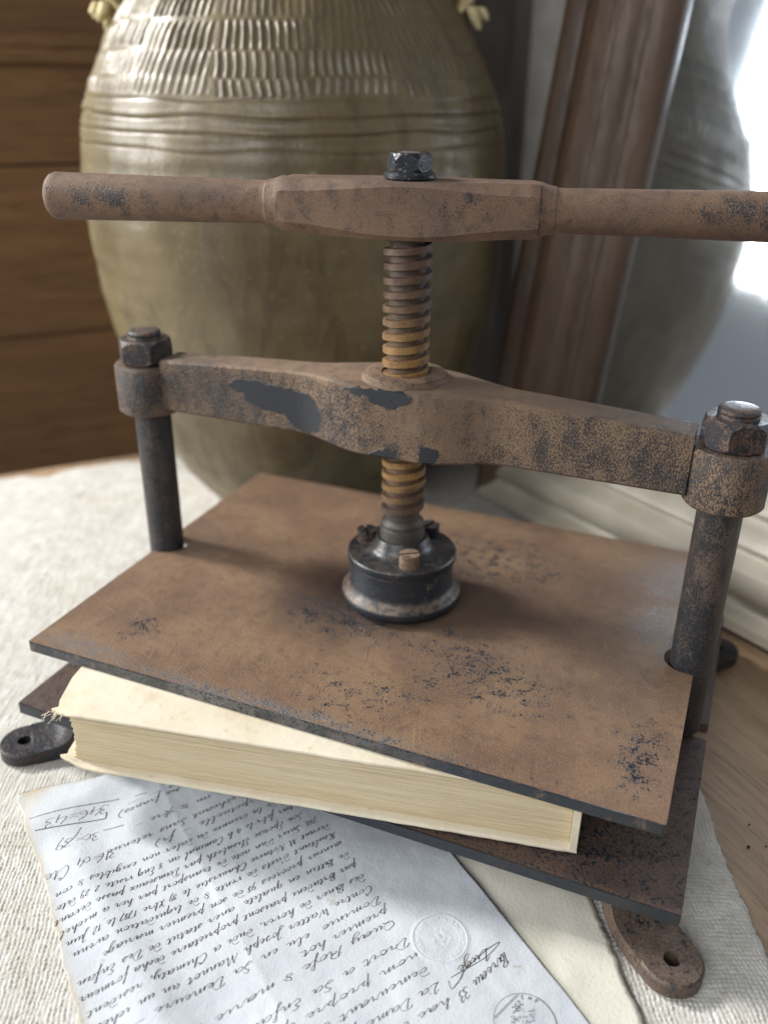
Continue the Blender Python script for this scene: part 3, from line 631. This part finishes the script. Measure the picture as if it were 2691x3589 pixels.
# frayed threads at the worn corner
for k in range(16):
    bm = bmesh.new(); p = bp(.002 + random.uniform(-.002, .007), random.uniform(-.0002, .004), BH - .0015 - random.uniform(.0005, .0018)); d_ = Vector((random.uniform(-1, .2), random.uniform(-1, -.1), random.uniform(-.9, -.1))).normalized()
    secs = []; L = random.uniform(.002, .0052); cv = Vector((random.uniform(-1, 1), random.uniform(-1, 1), random.uniform(-1, .2))) * .5
    for i in range(6):
        s = i / 5; cpt = p + d_ * L * s + cv * L * s * s; r_ = .00022 * (1 - .5 * s)
        secs.append([tuple(cpt + Vector((cos(a_), sin(a_) * .6, sin(a_) * .8)) * r_) for a_ in (0, 1.57, 3.14, 4.71)])
    sweep_sections(bm, secs); from_bm('frayed_thread', bm, M_cover, book)

# ------------------------------------------------------------------ papers
PA0 = np.array([-.155, -.142]); ty = np.array([.7945, -.607]); tx = np.array([-.607, -.7945])   # ty: up the page, -tx: towards the binding margin
def paper_h(s, t):
    """height of the letter sheet above the cloth"""
    h = .0016 + .0016 * vnoise(s * 26 + 3, t * 22, 41) + .0007 * vnoise(s * 70, t * 70, 42) + .00022 * vnoise(s * 240, t * 240, 43)
    h = h + .0032 * np.exp(-((t - .035 + .25 * s) / .014) ** 2) * np.exp(-((s - .01) / .035) ** 2)
    h = h + .0020 * np.exp(-((s - .004 - .10 * t) / .010) ** 2) * sstep(.03, .07, t)
    fold = np.abs(s - .062 - .02 * (t - .15)); h = h + .0006 * np.exp(-fold / .005)
    h = h + .0022 * np.exp(-((t - .215) / .03) ** 2) * np.exp(-((s - .06) / .05) ** 2)
    return h
def xyz(s, t, lift=0.0):
    s = np.asarray(s, float); t = np.asarray(t, float)
    return np.stack([PA0[0] - tx[0] * s + ty[0] * t, PA0[1] - tx[1] * s + ty[1] * t, paper_h(s, t) + lift], -1)
q = NT('rag_paper'); n1 = q.noise(35, 5); n2 = q.noise(700, 3); n3 = q.noise(7, 3)
c = q.mix(q.ramp(n1, .3, .7), (0.47, 0.50, 0.54), (0.54, 0.57, 0.61)); c = q.mix(q.ramp(n2, .55, .72, 0, .3), c, (0.55, 0.555, 0.56)); c = q.mix(q.ramp(n3, .6, .8, 0, .3), c, (0.52, 0.50, 0.44)); ya = q.n('ShaderNodeAttribute', attribute_name='aged').outputs['Fac']; n5 = q.noise(150, 2); c = q.mix(q.ramp(n5, .70, .76, 0, .45), c, (0.36, 0.30, 0.21)); c = q.mix(q.math('MULTIPLY', ya, q.ramp(n1, .3, .65, .4, 1)), c, (0.40, 0.33, 0.21))
q.P(Base_Color=c, Roughness=.78, Specular_IOR_Level=.3, Normal=q.bump(q.math('ADD', n2, n1), .0003, .6)); M_paper = q.m
q = NT('brown_ink'); n1 = q.noise(500, 3); q.P(Base_Color=q.mix(q.ramp(n1, .35, .7), (0.016, 0.009, 0.009), (0.048, 0.028, 0.022)), Roughness=.5); M_ink = q.m
q = NT('grey_ink'); q.P(Base_Color=(0.13, 0.135, 0.155), Roughness=.6); M_ink2 = q.m
q = NT('old_cream_paper'); n1 = q.noise(24, 5); n2 = q.noise(600, 3); c = q.mix(q.ramp(n1, .32, .7), (0.585, 0.56, 0.475), (0.66, 0.635, 0.55)); c = q.mix(q.ramp(n2, .55, .72, 0, .3), c, (0.47, 0.43, 0.34))
q.P(Base_Color=c, Roughness=.85, Specular_IOR_Level=.2, Normal=q.bump(q.math('ADD', n1, n2), .0003, .6)); M_cream = q.m

letter = empty('handwritten_letter', tuple(xyz(.08, .13)))
tag(letter, 'pale bluish sheet covered in brown upside-down handwriting, lying in front of the press', 'letter')
ns, ntt = 200, 280
sg_ = np.linspace(0, 1, ns); tg_ = np.linspace(0, 1, ntt); SG, TGp = np.meshgrid(sg_, tg_, indexing='ij')
tt_ = TGp * .275 + .0
tor = lambda x, k, a_: (vnoise(x * 38, x * 0 + k, k) - .5) * a_ + (vnoise(x * 131, x * 0 + k, k + 9) - .5) * a_ * .35 + (vnoise(x * 700, x * 0 + k, k + 19) - .5) * a_ * .12
left = -.0072 + tor(tt_, 3, .0050) + .004 * np.exp(-(tt_ / .012) ** 2); right = .1676 + tor(tt_, 5, .0006)
ss_ = left + (right - left) * SG
tt_ = np.maximum(tt_, .0105 + .20 * np.clip(ss_, 0, .05) + tor(ss_, 7, .004)) 
PV = xyz(ss_, tt_)
F = grid_faces(ns, ntt)[:, ::-1]
sheet = from_np('paper_sheet', PV.reshape(-1, 3), F, M_paper, letter)
ag = np.clip(.9 * np.exp(-(ss_ - left) / .0022) + .9 * np.exp(-(np.hypot(ss_ - left, tt_ - .012) / .016) ** 2) + .5 * np.exp(-(tt_ - tt_.min(1, keepdims=True)) / .0025), 0, 1)
at = sheet.data.attributes.new('aged', 'FLOAT', 'POINT'); at.data.foreach_set('value', ag.astype(np.float32).ravel())
md = sheet.modifiers.new('thick', 'SOLIDIFY'); md.thickness = .00016; md.offset = -1

# pen letters as centre lines: x to the right, y up, x-height 1
G = {
 'a': [[(.8,.85),(.45,1),(.1,.55),(.22,.05),(.55,.3),(.88,.95),(.78,.3),(.92,.02),(1.2,.35)]],
 'b': [[(0,.2),(.45,1.3),(.5,2.1),(.3,1.8),(.2,.4),(.42,0),(.75,.4),(.62,.9),(.98,.8)]],
 'c': [[(.68,.85),(.4,1),(.1,.5),(.32,.02),(.78,.35)]],
 'd': [[(.75,.8),(.35,.95),(.1,.45),(.38,.03),(.82,.7),(.8,1.5),(.4,2.0),(-.15,1.75)]],
 'e': [[(0,.2),(.5,.6),(.45,1),(.18,.75),(.15,.22),(.45,.02),(.85,.35)]],
 'f': [[(0,.2),(.5,1.4),(.62,2.1),(.42,2.0),(.25,.5),(.05,-1.1),(-.15,-1.25),(.1,-.3),(.65,.35)]],
 'g': [[(.75,.85),(.38,1),(.1,.55),(.35,.1),(.8,.9),(.62,-.6),(.2,-1.25),(0,-.9),(.95,.3)]],
 'h': [[(0,.2),(.5,1.6),(.48,2.2),(.28,1.5),(.15,0),(.4,.7),(.66,1),(.7,.5),(.8,.05),(1.12,.35)]],
 'i': [[(0,.25),(.3,1),(.22,.3),(.4,.02),(.7,.35)],[(.42,1.55),(.47,1.62)]],
 'j': [[(0,.25),(.35,1),(.2,-.6),(-.1,-1.2),(-.25,-.85),(.6,.3)],[(.46,1.55),(.5,1.6)]],
 'l': [[(0,.2),(.5,1.6),(.48,2.2),(.28,1.5),(.2,.3),(.4,.02),(.72,.35)]],
 'm': [[(0,.3),(.2,.95),(.15,0),(.4,.75),(.6,.98),(.6,.4),(.57,0),(.82,.75),(1.05,.98),(1.05,.35),(1.2,.02),(1.5,.35)]],
 'n': [[(0,.3),(.2,.95),(.15,0),(.4,.75),(.65,.98),(.65,.35),(.8,.02),(1.1,.35)]],
 'o': [[(.5,1),(.2,.85),(.1,.4),(.38,0),(.7,.4),(.6,.9),(.5,.92),(1.0,.8)]],
 'p': [[(0,.4),(.35,1.5),(.1,-1.3),(.25,.4),(.55,.98),(.8,.6),(.6,.05),(.45,.12),(1.05,.35)]],
 'q': [[(.75,.85),(.38,1),(.1,.55),(.35,.1),(.8,.95),(.6,-1.2),(.75,-.6),(1.0,.3)]],
 'r': [[(0,.3),(.2,1.05),(.34,.85),(.58,.92),(.5,.3),(.65,.03),(.95,.35)]],
 's': [[(0,.2),(.45,1.05),(.52,.5),(.3,.02),(.05,.15),(.75,.35)]],
 't': [[(0,.2),(.38,1.6),(.27,.4),(.42,.02),(.74,.35)],[(.0,1.1),(.75,1.25)]],
 'u': [[(0,.3),(.22,1),(.15,.3),(.35,.02),(.72,.95),(.66,.3),(.82,.02),(1.1,.35)]],
 'v': [[(0,.6),(.2,.98),(.25,.2),(.36,0),(.72,.9),(1.0,.8)]],
 'x': [[(0,.8),(.25,1),(.45,.3),(.7,.0),(.9,.35)],[(.75,1),(.1,0)]],
 'y': [[(0,.3),(.22,1),(.2,.25),(.4,.1),(.8,.95),(.6,-.7),(.2,-1.2),(.05,-.8),(1.0,.35)]],
 'z': [[(0,.8),(.3,1),(.65,.9),(.1,.05),(.4,.1),(.85,.3)]],
 'A': [[(0,0),(.55,1.2),(.95,2.1),(1.0,.9),(1.05,.05),(1.35,.3)],[(.3,.8),(1.1,.9)]],
 'B': [[(.3,2.0),(.2,.9),(.1,0)],[(0,1.6),(.5,2.1),(.95,1.7),(.5,1.1),(1.0,.6),(.55,-.02),(.1,.2)]],
 'C': [[(1.1,2.1),(.85,2.3),(.8,1.9),(1.2,1.7),(.6,2.1),(.1,.9),(.4,.0),(1.1,.4)]],
 'D': [[(.45,1.9),(.3,.8),(.1,.05),(.5,0),(1.1,.8),(.9,1.9),(.2,2.1),(-.1,1.6)]],
 'E': [[(1.0,1.9),(.6,2.2),(.3,1.7),(.6,1.2),(.2,.7),(.3,.05),(.9,.3)]],
 'J': [[(.2,1.8),(.7,2.1),(.55,.6),(.2,-.9),(-.2,-.8),(.7,.3)]],
 'L': [[(.1,1.6),(.6,2.2),(.5,1.2),(.1,.1),(.0,.3),(.5,.0),(1.1,.3)]],
 'M': [[(0,0),(.35,1.2),(.5,2.0),(.6,.9),(.65,.1),(1.0,1.3),(1.25,2.0),(1.3,.8),(1.4,.05),(1.7,.35)]],
 'N': [[(0,0),(.4,1.9),(.6,1.0),(.95,.05),(1.15,1.2),(1.45,2.1)]],
 'P': [[(.4,2.0),(.2,.6),(.0,-.2)],[(.0,1.5),(.5,2.1),(1.0,1.7),(.8,1.0),(.35,.9)]],
 'Q': [[(.7,2.0),(.15,1.4),(.2,.4),(.7,.1),(1.1,.9),(.9,1.8),(.6,1.9)],[(.5,.4),(1.2,-.2)]],
 'R': [[(.4,2.0),(.2,.6),(.0,0)],[(.0,1.5),(.5,2.1),(1.0,1.7),(.45,1.1),(.8,.4),(1.2,.1)]],
 'S': [[(1.0,1.8),(.6,2.2),(.4,1.6),(.8,.8),(.4,-.1),(0,.3),(.6,.5)]],
 'T': [[(0,1.8),(.5,2.1),(1.2,2.0)],[(.7,2.0),(.5,.8),(.2,.0)]],
 'W': [[(0,1.7),(.2,2.0),(.25,.3),(.7,1.5),(.8,.1),(1.3,1.6),(1.5,1.7)]],
 'X': [[(0,1.7),(.4,1.8),(.7,.3),(1.1,.1)],[(1.0,1.9),(.1,0)]],
 '0': [[(.5,1.2),(.15,.8),(.2,.1),(.55,.05),(.75,.7),(.5,1.2)]], '1': [[(.1,1.0),(.4,1.6),(.25,0)]], '2': [[(.1,1.2),(.45,1.6),(.65,1.1),(.05,.05),(.8,.1)]],
 '3': [[(.1,1.4),(.5,1.6),(.6,1.1),(.3,.8),(.65,.4),(.35,-.1),(0,.1)]], '4': [[(.4,1.6),(.0,.5),(.8,.55)],[(.7,1.1),(.5,-.3)]], '6': [[(.7,1.8),(.2,.8),(.25,.05),(.65,.2),(.6,.7),(.2,.5)]],
 '7': [[(.0,1.3),(.2,1.5),(.8,1.5),(.3,-.4)]], '8': [[(.6,1.5),(.2,1.3),(.6,.6),(.3,0),(.1,.4),(.6,1.1),(.6,1.5)]], '9': [[(.7,1.3),(.3,1.5),(.15,.9),(.6,.8),(.7,1.3),(.5,.1),(.2,-.6)]],
 '5': [[(.8,1.6),(.3,1.6),(.2,.9),(.6,.8),(.6,.1),(.05,0)]],
 '=': [[(.0,.8),(.6,.85)],[(.0,.4),(.6,.45)]], '-': [[(0,.6),(1.1,.7)]], '.': [[(.1,.0),(.16,.05)]], ',': [[(.2,.1),(.1,-.3)]], "'": [[(.3,2.0),(.2,1.6)]], '&': [[(.8,.9),(.3,1.6),(.2,1.0),(.7,.2),(.3,0),(.1,.4),(.9,.8)]],
 ')': [[(.3,2.2),(.7,1.0),(.2,-.6)]],
}
ADV = {'m': 1.5, 'i': .7, 'l': .72, 't': .74, 'd': .95, '.': .5, ',': .5, "'": .4, '-': 1.4, '1': .6, 'M': 1.75, 'W': 1.6, '=': .9}
JOIN = set('abceghilmnopqrstuvxyz')
def catmull(pts, n):
    pts = np.array(pts, float)
    if len(pts) == 2: return pts[0] + (pts[1] - pts[0]) * np.linspace(0, 1, 3)[:, None]
    P_ = np.vstack([2 * pts[0] - pts[1], pts, 2 * pts[-1] - pts[-2]]); out = []
    t = np.linspace(0, 1, n, endpoint=False)[:, None]
    for i in range(1, len(P_) - 2):
        a_, b_, c_, d_ = P_[i - 1:i + 3]
        out.append(.5 * ((2 * b_) + (-a_ + c_) * t + (2 * a_ - 5 * b_ + 4 * c_ - d_) * t ** 2 + (-a_ + 3 * b_ - 3 * c_ + d_) * t ** 3))
    return np.vstack([*out, pts[-1:]])
def strokes_of(text):
    """text -> list of polylines in x-height units, and width"""
    out = []; cur = []; x = 0.0
    for ch in text:
        if ch == ' ':
            if cur: out.append(cur); cur = []
            x += .85; continue
        g = G.get(ch)
        if not g: x += .6; continue
        jit = lambda p: (x + p[0] + random.uniform(-.05, .05), p[1] * (1 + random.uniform(-.06, .06)) + random.uniform(-.04, .04))
        main = [jit(p) for p in g[0]]
        if ch in JOIN and cur: cur += main[1:] if g[0][0][1] < .7 else main
        else:
            if cur: out.append(cur)
            cur = main
        if ch not in JOIN: out.append(cur); cur = []
        for st in g[1:]: out.append([jit(p) for p in st])
        x += ADV.get(ch, max(p[0] for p in g[0])) * random.uniform(.95, 1.08)
    if cur: out.append(cur)
    return out, x
def ribbons(name, polys, place, mat, parent, wmin, wmax, lift=.00012):
    V_, F_ = [], []
    for pl_ in polys:
        pl_ = np.asarray(pl_); d_ = np.gradient(pl_, axis=0); l = np.hypot(d_[:, 0], d_[:, 1]) + 1e-9; d_ = d_ / l[:, None]
        press_ = np.clip(-d_[:, 1], 0, 1) ** 1.2; w = (wmin + (wmax - wmin) * press_); w = np.convolve(np.pad(w, 1, 'edge'), [.25, .5, .25], 'valid') * .5
        nrm = np.stack([-d_[:, 1], d_[:, 0]], 1); A = pl_ + nrm * w[:, None]; B = pl_ - nrm * w[:, None]
        k = len(V_); A3 = place(A); B3 = place(B)
        for a_, b_ in zip(A3, B3): V_.append(a_); V_.append(b_)
        for i in range(len(pl_) - 1): F_.append((k + 2 * i, k + 2 * i + 1, k + 2 * i + 3, k + 2 * i + 2))
    return from_np(name, V_, F_, mat, parent, sm=True)
def place_text(p, lift=.00013):   # p: (x along reading, y up) in metres measured from the binding margin
    s = .1676 - p[:, 0]; return xyz(s, p[:, 1], lift)
XH = .0019
def line(text, s0, t0, s1, slope=.048, xh=XH, name='handwriting_line', slant=.38, w=(.00014, .00037)):
    polys, wd = strokes_of(text); sx = (s0 - s1) / wd; out = []
    ph = random.uniform(0, 6)
    for pl_ in polys:
        c_ = catmull(pl_, 6); x = c_[:, 0] * sx + c_[:, 1] * xh * slant; y = c_[:, 1] * xh
        dist_ = c_[:, 0] * sx; y = y + t0 + dist_ * slope + .0004 * np.sin(dist_ * 60 + ph)
        out.append(np.stack([.1676 - s0 + x, y], 1))
    return ribbons(name, out, place_text, M_ink, letter, *w)
LM = .1245
LINES = [
 ('hae des Dames que', LM, .2150, .045), ('La Dame pour lui dans', LM, .2065, .030), ('demeurant Sur le lieu du', LM, .1985, .020), ('nom propre que lui au', LM, .1908, .016),
 ('Droit a Sa Enfans mineur', LM, .1825, .010), ('Quay Profe & marie Elisabe', LM, .1710, .004), ('premier hot.', LM, .1640, .080), ('Dominick elu en Sa Demeure -', LM, .1572, .010),
 ('Contre Watter Joseph Mannot an un ichev', LM, .1500, -.003), ("des Baner de hover, dudi a Chimaty, resident", LM, .1425, -.004), ('par Bortadeni praisont proprietaire decha formeur', LM, .1347, -.005),
 ('de Battin en qualite Zaner statut de Des Enfan', LM, .1276, -.004), ('mineur procrees 98 de son premier mariage', LM, .1205, .008), ("Resultant d'acts de vente & de liquidation avenu", LM, .1135, -.003),
 ('devant M Notaire Chauvistie le 89 Xbre 1787 le 12 Juin', LM, .1068, -.004), ("788, Suivi d'un acte de transport par her a michel", .1215, .1000, -.005), ('Son Epouse Elisabeth par Damseaux passe devant', .1165, .0935, -.006),
 ('par febr le 4 h Cuminal an 8 Enq visite 2 29 dito', .1145, .0866, -.004), ('Total de la creance du daler non exigibles & con', LM, .0790, -.003), ('en perpetuelle - fr)', .118, .0720, .046), ('316=04 Cte', .0285, .0712, -.005),
 ("s'etant echeant Sans retenue", .115, .0655, .024), ("l'autre au 30 9bre -", .105, .0570, .040), ('30=39', .0245, .0562, .0045), ('quarante six francs)', .100, .0445, .036), ('346=43', .0330, .0408, .0030), ('ris - -', .075, .0420, .040)]
for tx_, s0, t0, s1 in LINES:
    num = tx_[0] == '3'; line(tx_, s0, t0, s1, .0 if tx_.startswith('316') else -.05 if num else .048, .0030 if num else XH)
def rule(pts, w0, w1, mat=None, name='ink_rule'):
    c_ = catmull([(.1676 - s, t) for s, t in pts], 14); return ribbons(name, [c_], place_text, mat or M_ink, letter, w0, w1)
rule([(.0385, .0395), (.018, .0365), (-.0045, .0338)], .00028, .0004); rule([(.029, .0490), (.012, .0462), (-.0035, .0425)], .0004, .0005); rule([(.029, .0490), (.0298, .0470), (.0305, .0452)], .0004, .0005)
rule([(.052, .0415), (.046, .0408)], .00025, .0003); rule([(.036, .0575), (.026, .0562)], .00025, .0003); rule([(.0048, .0600), (.012, .0560), (.017, .0500)], .00022, .0003)
# margin note and signature flourish
line('Bureau 33', .1570, .2085, .1285, .26, .0026, 'margin_note', .25, (.00018, .00042)); line('Luge', .1515, .2040, .1345, .10, .0024, 'signature', .25, (.00018, .00042))
rule([(.1285, .2085), (.1275, .2125), (.133, .2105), (.138, .2075), (.150, .2045), (.1580, .2040), (.150, .2068), (.140, .2075), (.130, .2080)], .00022, .0005, name='signature_flourish')

# blind embossed seal (relief in the paper) and printed revenue stamp
def seal_part(name, s0, t0, rad, relief):
    n = 110; g_ = np.linspace(-1, 1, n); A, B = np.meshgrid(g_, g_, indexing='ij'); rr = np.hypot(A, B)
    z = relief(A, B, rr); z = z * (1 - sstep(.97, 1.05, rr)); 
    P_ = xyz(s0 + A * rad * 1.08, t0 + B * rad * 1.08, .00010); P_[..., 2] += z * .65
    P_[..., 2] -= .0004 * sstep(.98, 1.06, rr)
    F_ = grid_faces(n, n); keep = (rr.ravel()[F_] < 1.06).all(1)
    return from_np(name, P_.reshape(-1, 3), F_[keep], M_paper, letter)
def relief1(A, B, rr):
    z = .00032 * np.exp(-((rr - .90) / .022) ** 2) + .00014 * np.exp(-((rr - .66) / .02) ** 2)
    ang = np.arctan2(B, A); txt = (vnoise(ang * 13, rr * 14, 61) > .5) * sstep(.69, .71, rr) * (1 - sstep(.81, .83, rr)); z = z + .00013 * txt
    fig = np.exp(-((A / .34) ** 2 + (B / .42) ** 2) ** 2); z = z + fig * (.00015 + .00042 * (vnoise(A * 9 + 3, B * 9, 62) - .4))
    return z
seal_part('embossed_seal', .1368, .1897, .0122, relief1)
S0, T0, SR = .1450, .2385, .0125
polys = []
for r_, a0, a1 in ((SR, radians(20), radians(385)), (SR * .98, radians(60), radians(210))):
    polys.append(np.array([(.1676 - S0 + r_ * cos(a_), T0 + r_ * sin(a_)) for a_ in np.linspace(a0, a1, 60)]))
polys.append(np.array([(.1676 - S0 + r_, 0) for r_ in (0, 0)])[:0]) if False else None
def chord(y0, x0, x1, ang=radians(14)):
    ca, sa = cos(ang), sin(ang); f = lambda x, y: (.1676 - S0 + (x * ca - y * sa) * SR, T0 + (x * sa + y * ca) * SR); return np.array([f(x, y0) for x in np.linspace(x0, x1, 8)])
polys += [chord(-.78, -.55, .60), chord(-.74, -.60, .62), chord(-.48, -.30, .05), chord(-.45, -.30, .05)]
for k in range(46):
    x_, y_ = random.uniform(-.55, .5), random.uniform(-.42, .35); polys.append(np.array(chord(y_, x_, x_ + random.uniform(.05, .28), radians(random.uniform(-60, 80)))))
polys = [p for p in polys if p is not None and len(p) > 2]
ribbons('revenue_stamp', polys, lambda p: place_text(p, .00016), M_ink2, letter, .00016, .00024)
def stamp_text(text, cx, cy, ang, size, sp):
    F5 = {'2': [[(0,.8),(.1,1),(.4,1),(.5,.75),(0,0),(.5,0)]], '5': [[(.5,1),(.05,1),(0,.55),(.35,.6),(.5,.3),(.3,0),(0,.05)]], 'C': [[(.5,.85),(.25,1),(0,.7),(0,.3),(.25,0),(.5,.15)]],
          'E': [[(.5,1),(0,1),(0,0),(.5,0)],[(0,.52),(.35,.52)]], 'M': [[(0,0),(0,1),(.3,.4),(.6,1),(.6,0)]], 'P': [[(0,0),(0,1),(.4,1),(.5,.75),(.4,.5),(0,.5)]]}
    out = []
    for i, ch in enumerate(text):
        a_ = ang + sp[1] * i
        for st in F5[ch]:
            bx_ = cx + cos(ang) * sp[0] * i if sp[1] == 0 else S0_x + SR * .80 * cos(a_ + pi / 2); by_ = cy + sin(ang) * sp[0] * i if sp[1] == 0 else T0 + SR * .80 * sin(a_ + pi / 2)
            pts = np.array([(bx_ + (cos(a_) * x - sin(a_) * y) * size, by_ + (sin(a_) * x + cos(a_) * y) * size) for x, y in st])
            dense = np.vstack([pts[j] + (pts[j + 1] - pts[j]) * np.linspace(0, 1, 4)[:, None] for j in range(len(pts) - 1)]); out.append(dense)
    return out
S0_x = .1676 - S0
ribbons('stamp_lettering', stamp_text('25C', S0_x - .0035, T0 - SR * .70, radians(14), .0022, (.0018, 0)) + stamp_text('EMP', 0, 0, radians(150), .0016, (0, radians(-15))), lambda p: place_text(p, .00018), M_ink2, letter, .00022, .00032)

# cream sheet under the letter
sh = []
pts_e = [(.0600, -.075), (.1375, -.104), (.1450, -.1170), (.1560, -.1360), (.1665, -.1530), (.2000, -.2100)]
def right_edge(k):  # k 0..1 along the edge
    x = np.interp(k, np.linspace(0, 1, 5), [p[0] for p in pts_e[1:]]); y = np.interp(k, np.linspace(0, 1, 5), [p[1] for p in pts_e[1:]]); return x, y
nk, nw = 120, 60
K, Wd = np.meshgrid(np.linspace(-.35, 1, nk), np.linspace(0, 1, nw), indexing='ij')
ex = np.where(K >= 0, np.interp(K, np.linspace(0, 1, 5), [p[0] for p in pts_e[1:]]), .1375 + K * .05 / .35 * 1.0); ey = np.where(K >= 0, np.interp(K, np.linspace(0, 1, 5), [p[1] for p in pts_e[1:]]), -.104 - K * .075 / .35)
ew = (vnoise(K * 40, K * 0, 71) - .5) * .0014 * (1 - sstep(0, .06, Wd))
CX = ex + ew + Wd * (-.13); CY = ey - Wd * .075
CZ = .0009 + .0012 * vnoise(CX * 40, CY * 40, 73) * sstep(.0, .2, Wd) + .0006 * vnoise(CX * 90, CY * 90, 74)
CZ = np.minimum(CZ, .0018)
cs = from_np('cream_paper', np.stack([CX.ravel(), CY.ravel(), CZ.ravel()], 1), grid_faces(nk, nw), M_cream)
md = cs.modifiers.new('thick', 'SOLIDIFY'); md.thickness = .0004; md.offset = 1
tag(cs, 'blank cream sheet of paper partly under the handwritten letter', 'paper')

# crumbs of dirt on the bare wood at the right
q = NT('dirt'); q.P(Base_Color=(.02, .014, .010), Roughness=.9); M_dirt = q.m
for k, (x, y, r) in enumerate(((.2005, -.034, .0008), (.2085, -.030, .0005), (.2000, -.018, .0005))):
    bm = bmesh.new(); bmesh.ops.create_icosphere(bm, subdivisions=2, radius=r, matrix=Matrix.Translation((x, y, -.004 + r * .5)))
    for v_ in bm.verts: v_.co += Vector((random.uniform(-1, 1), random.uniform(-1, 1), random.uniform(-.6, .6))) * r * .35
    tag(from_bm('dirt_crumb', bm, M_dirt), ('largest dark crumb of dirt on the bare wood beside the cloth', 'small dark crumb of dirt near the right picture edge on the wood', 'small dark crumb of dirt on the wood close to the base plate')[k], 'crumb', 'crumbs of dirt on the wood')
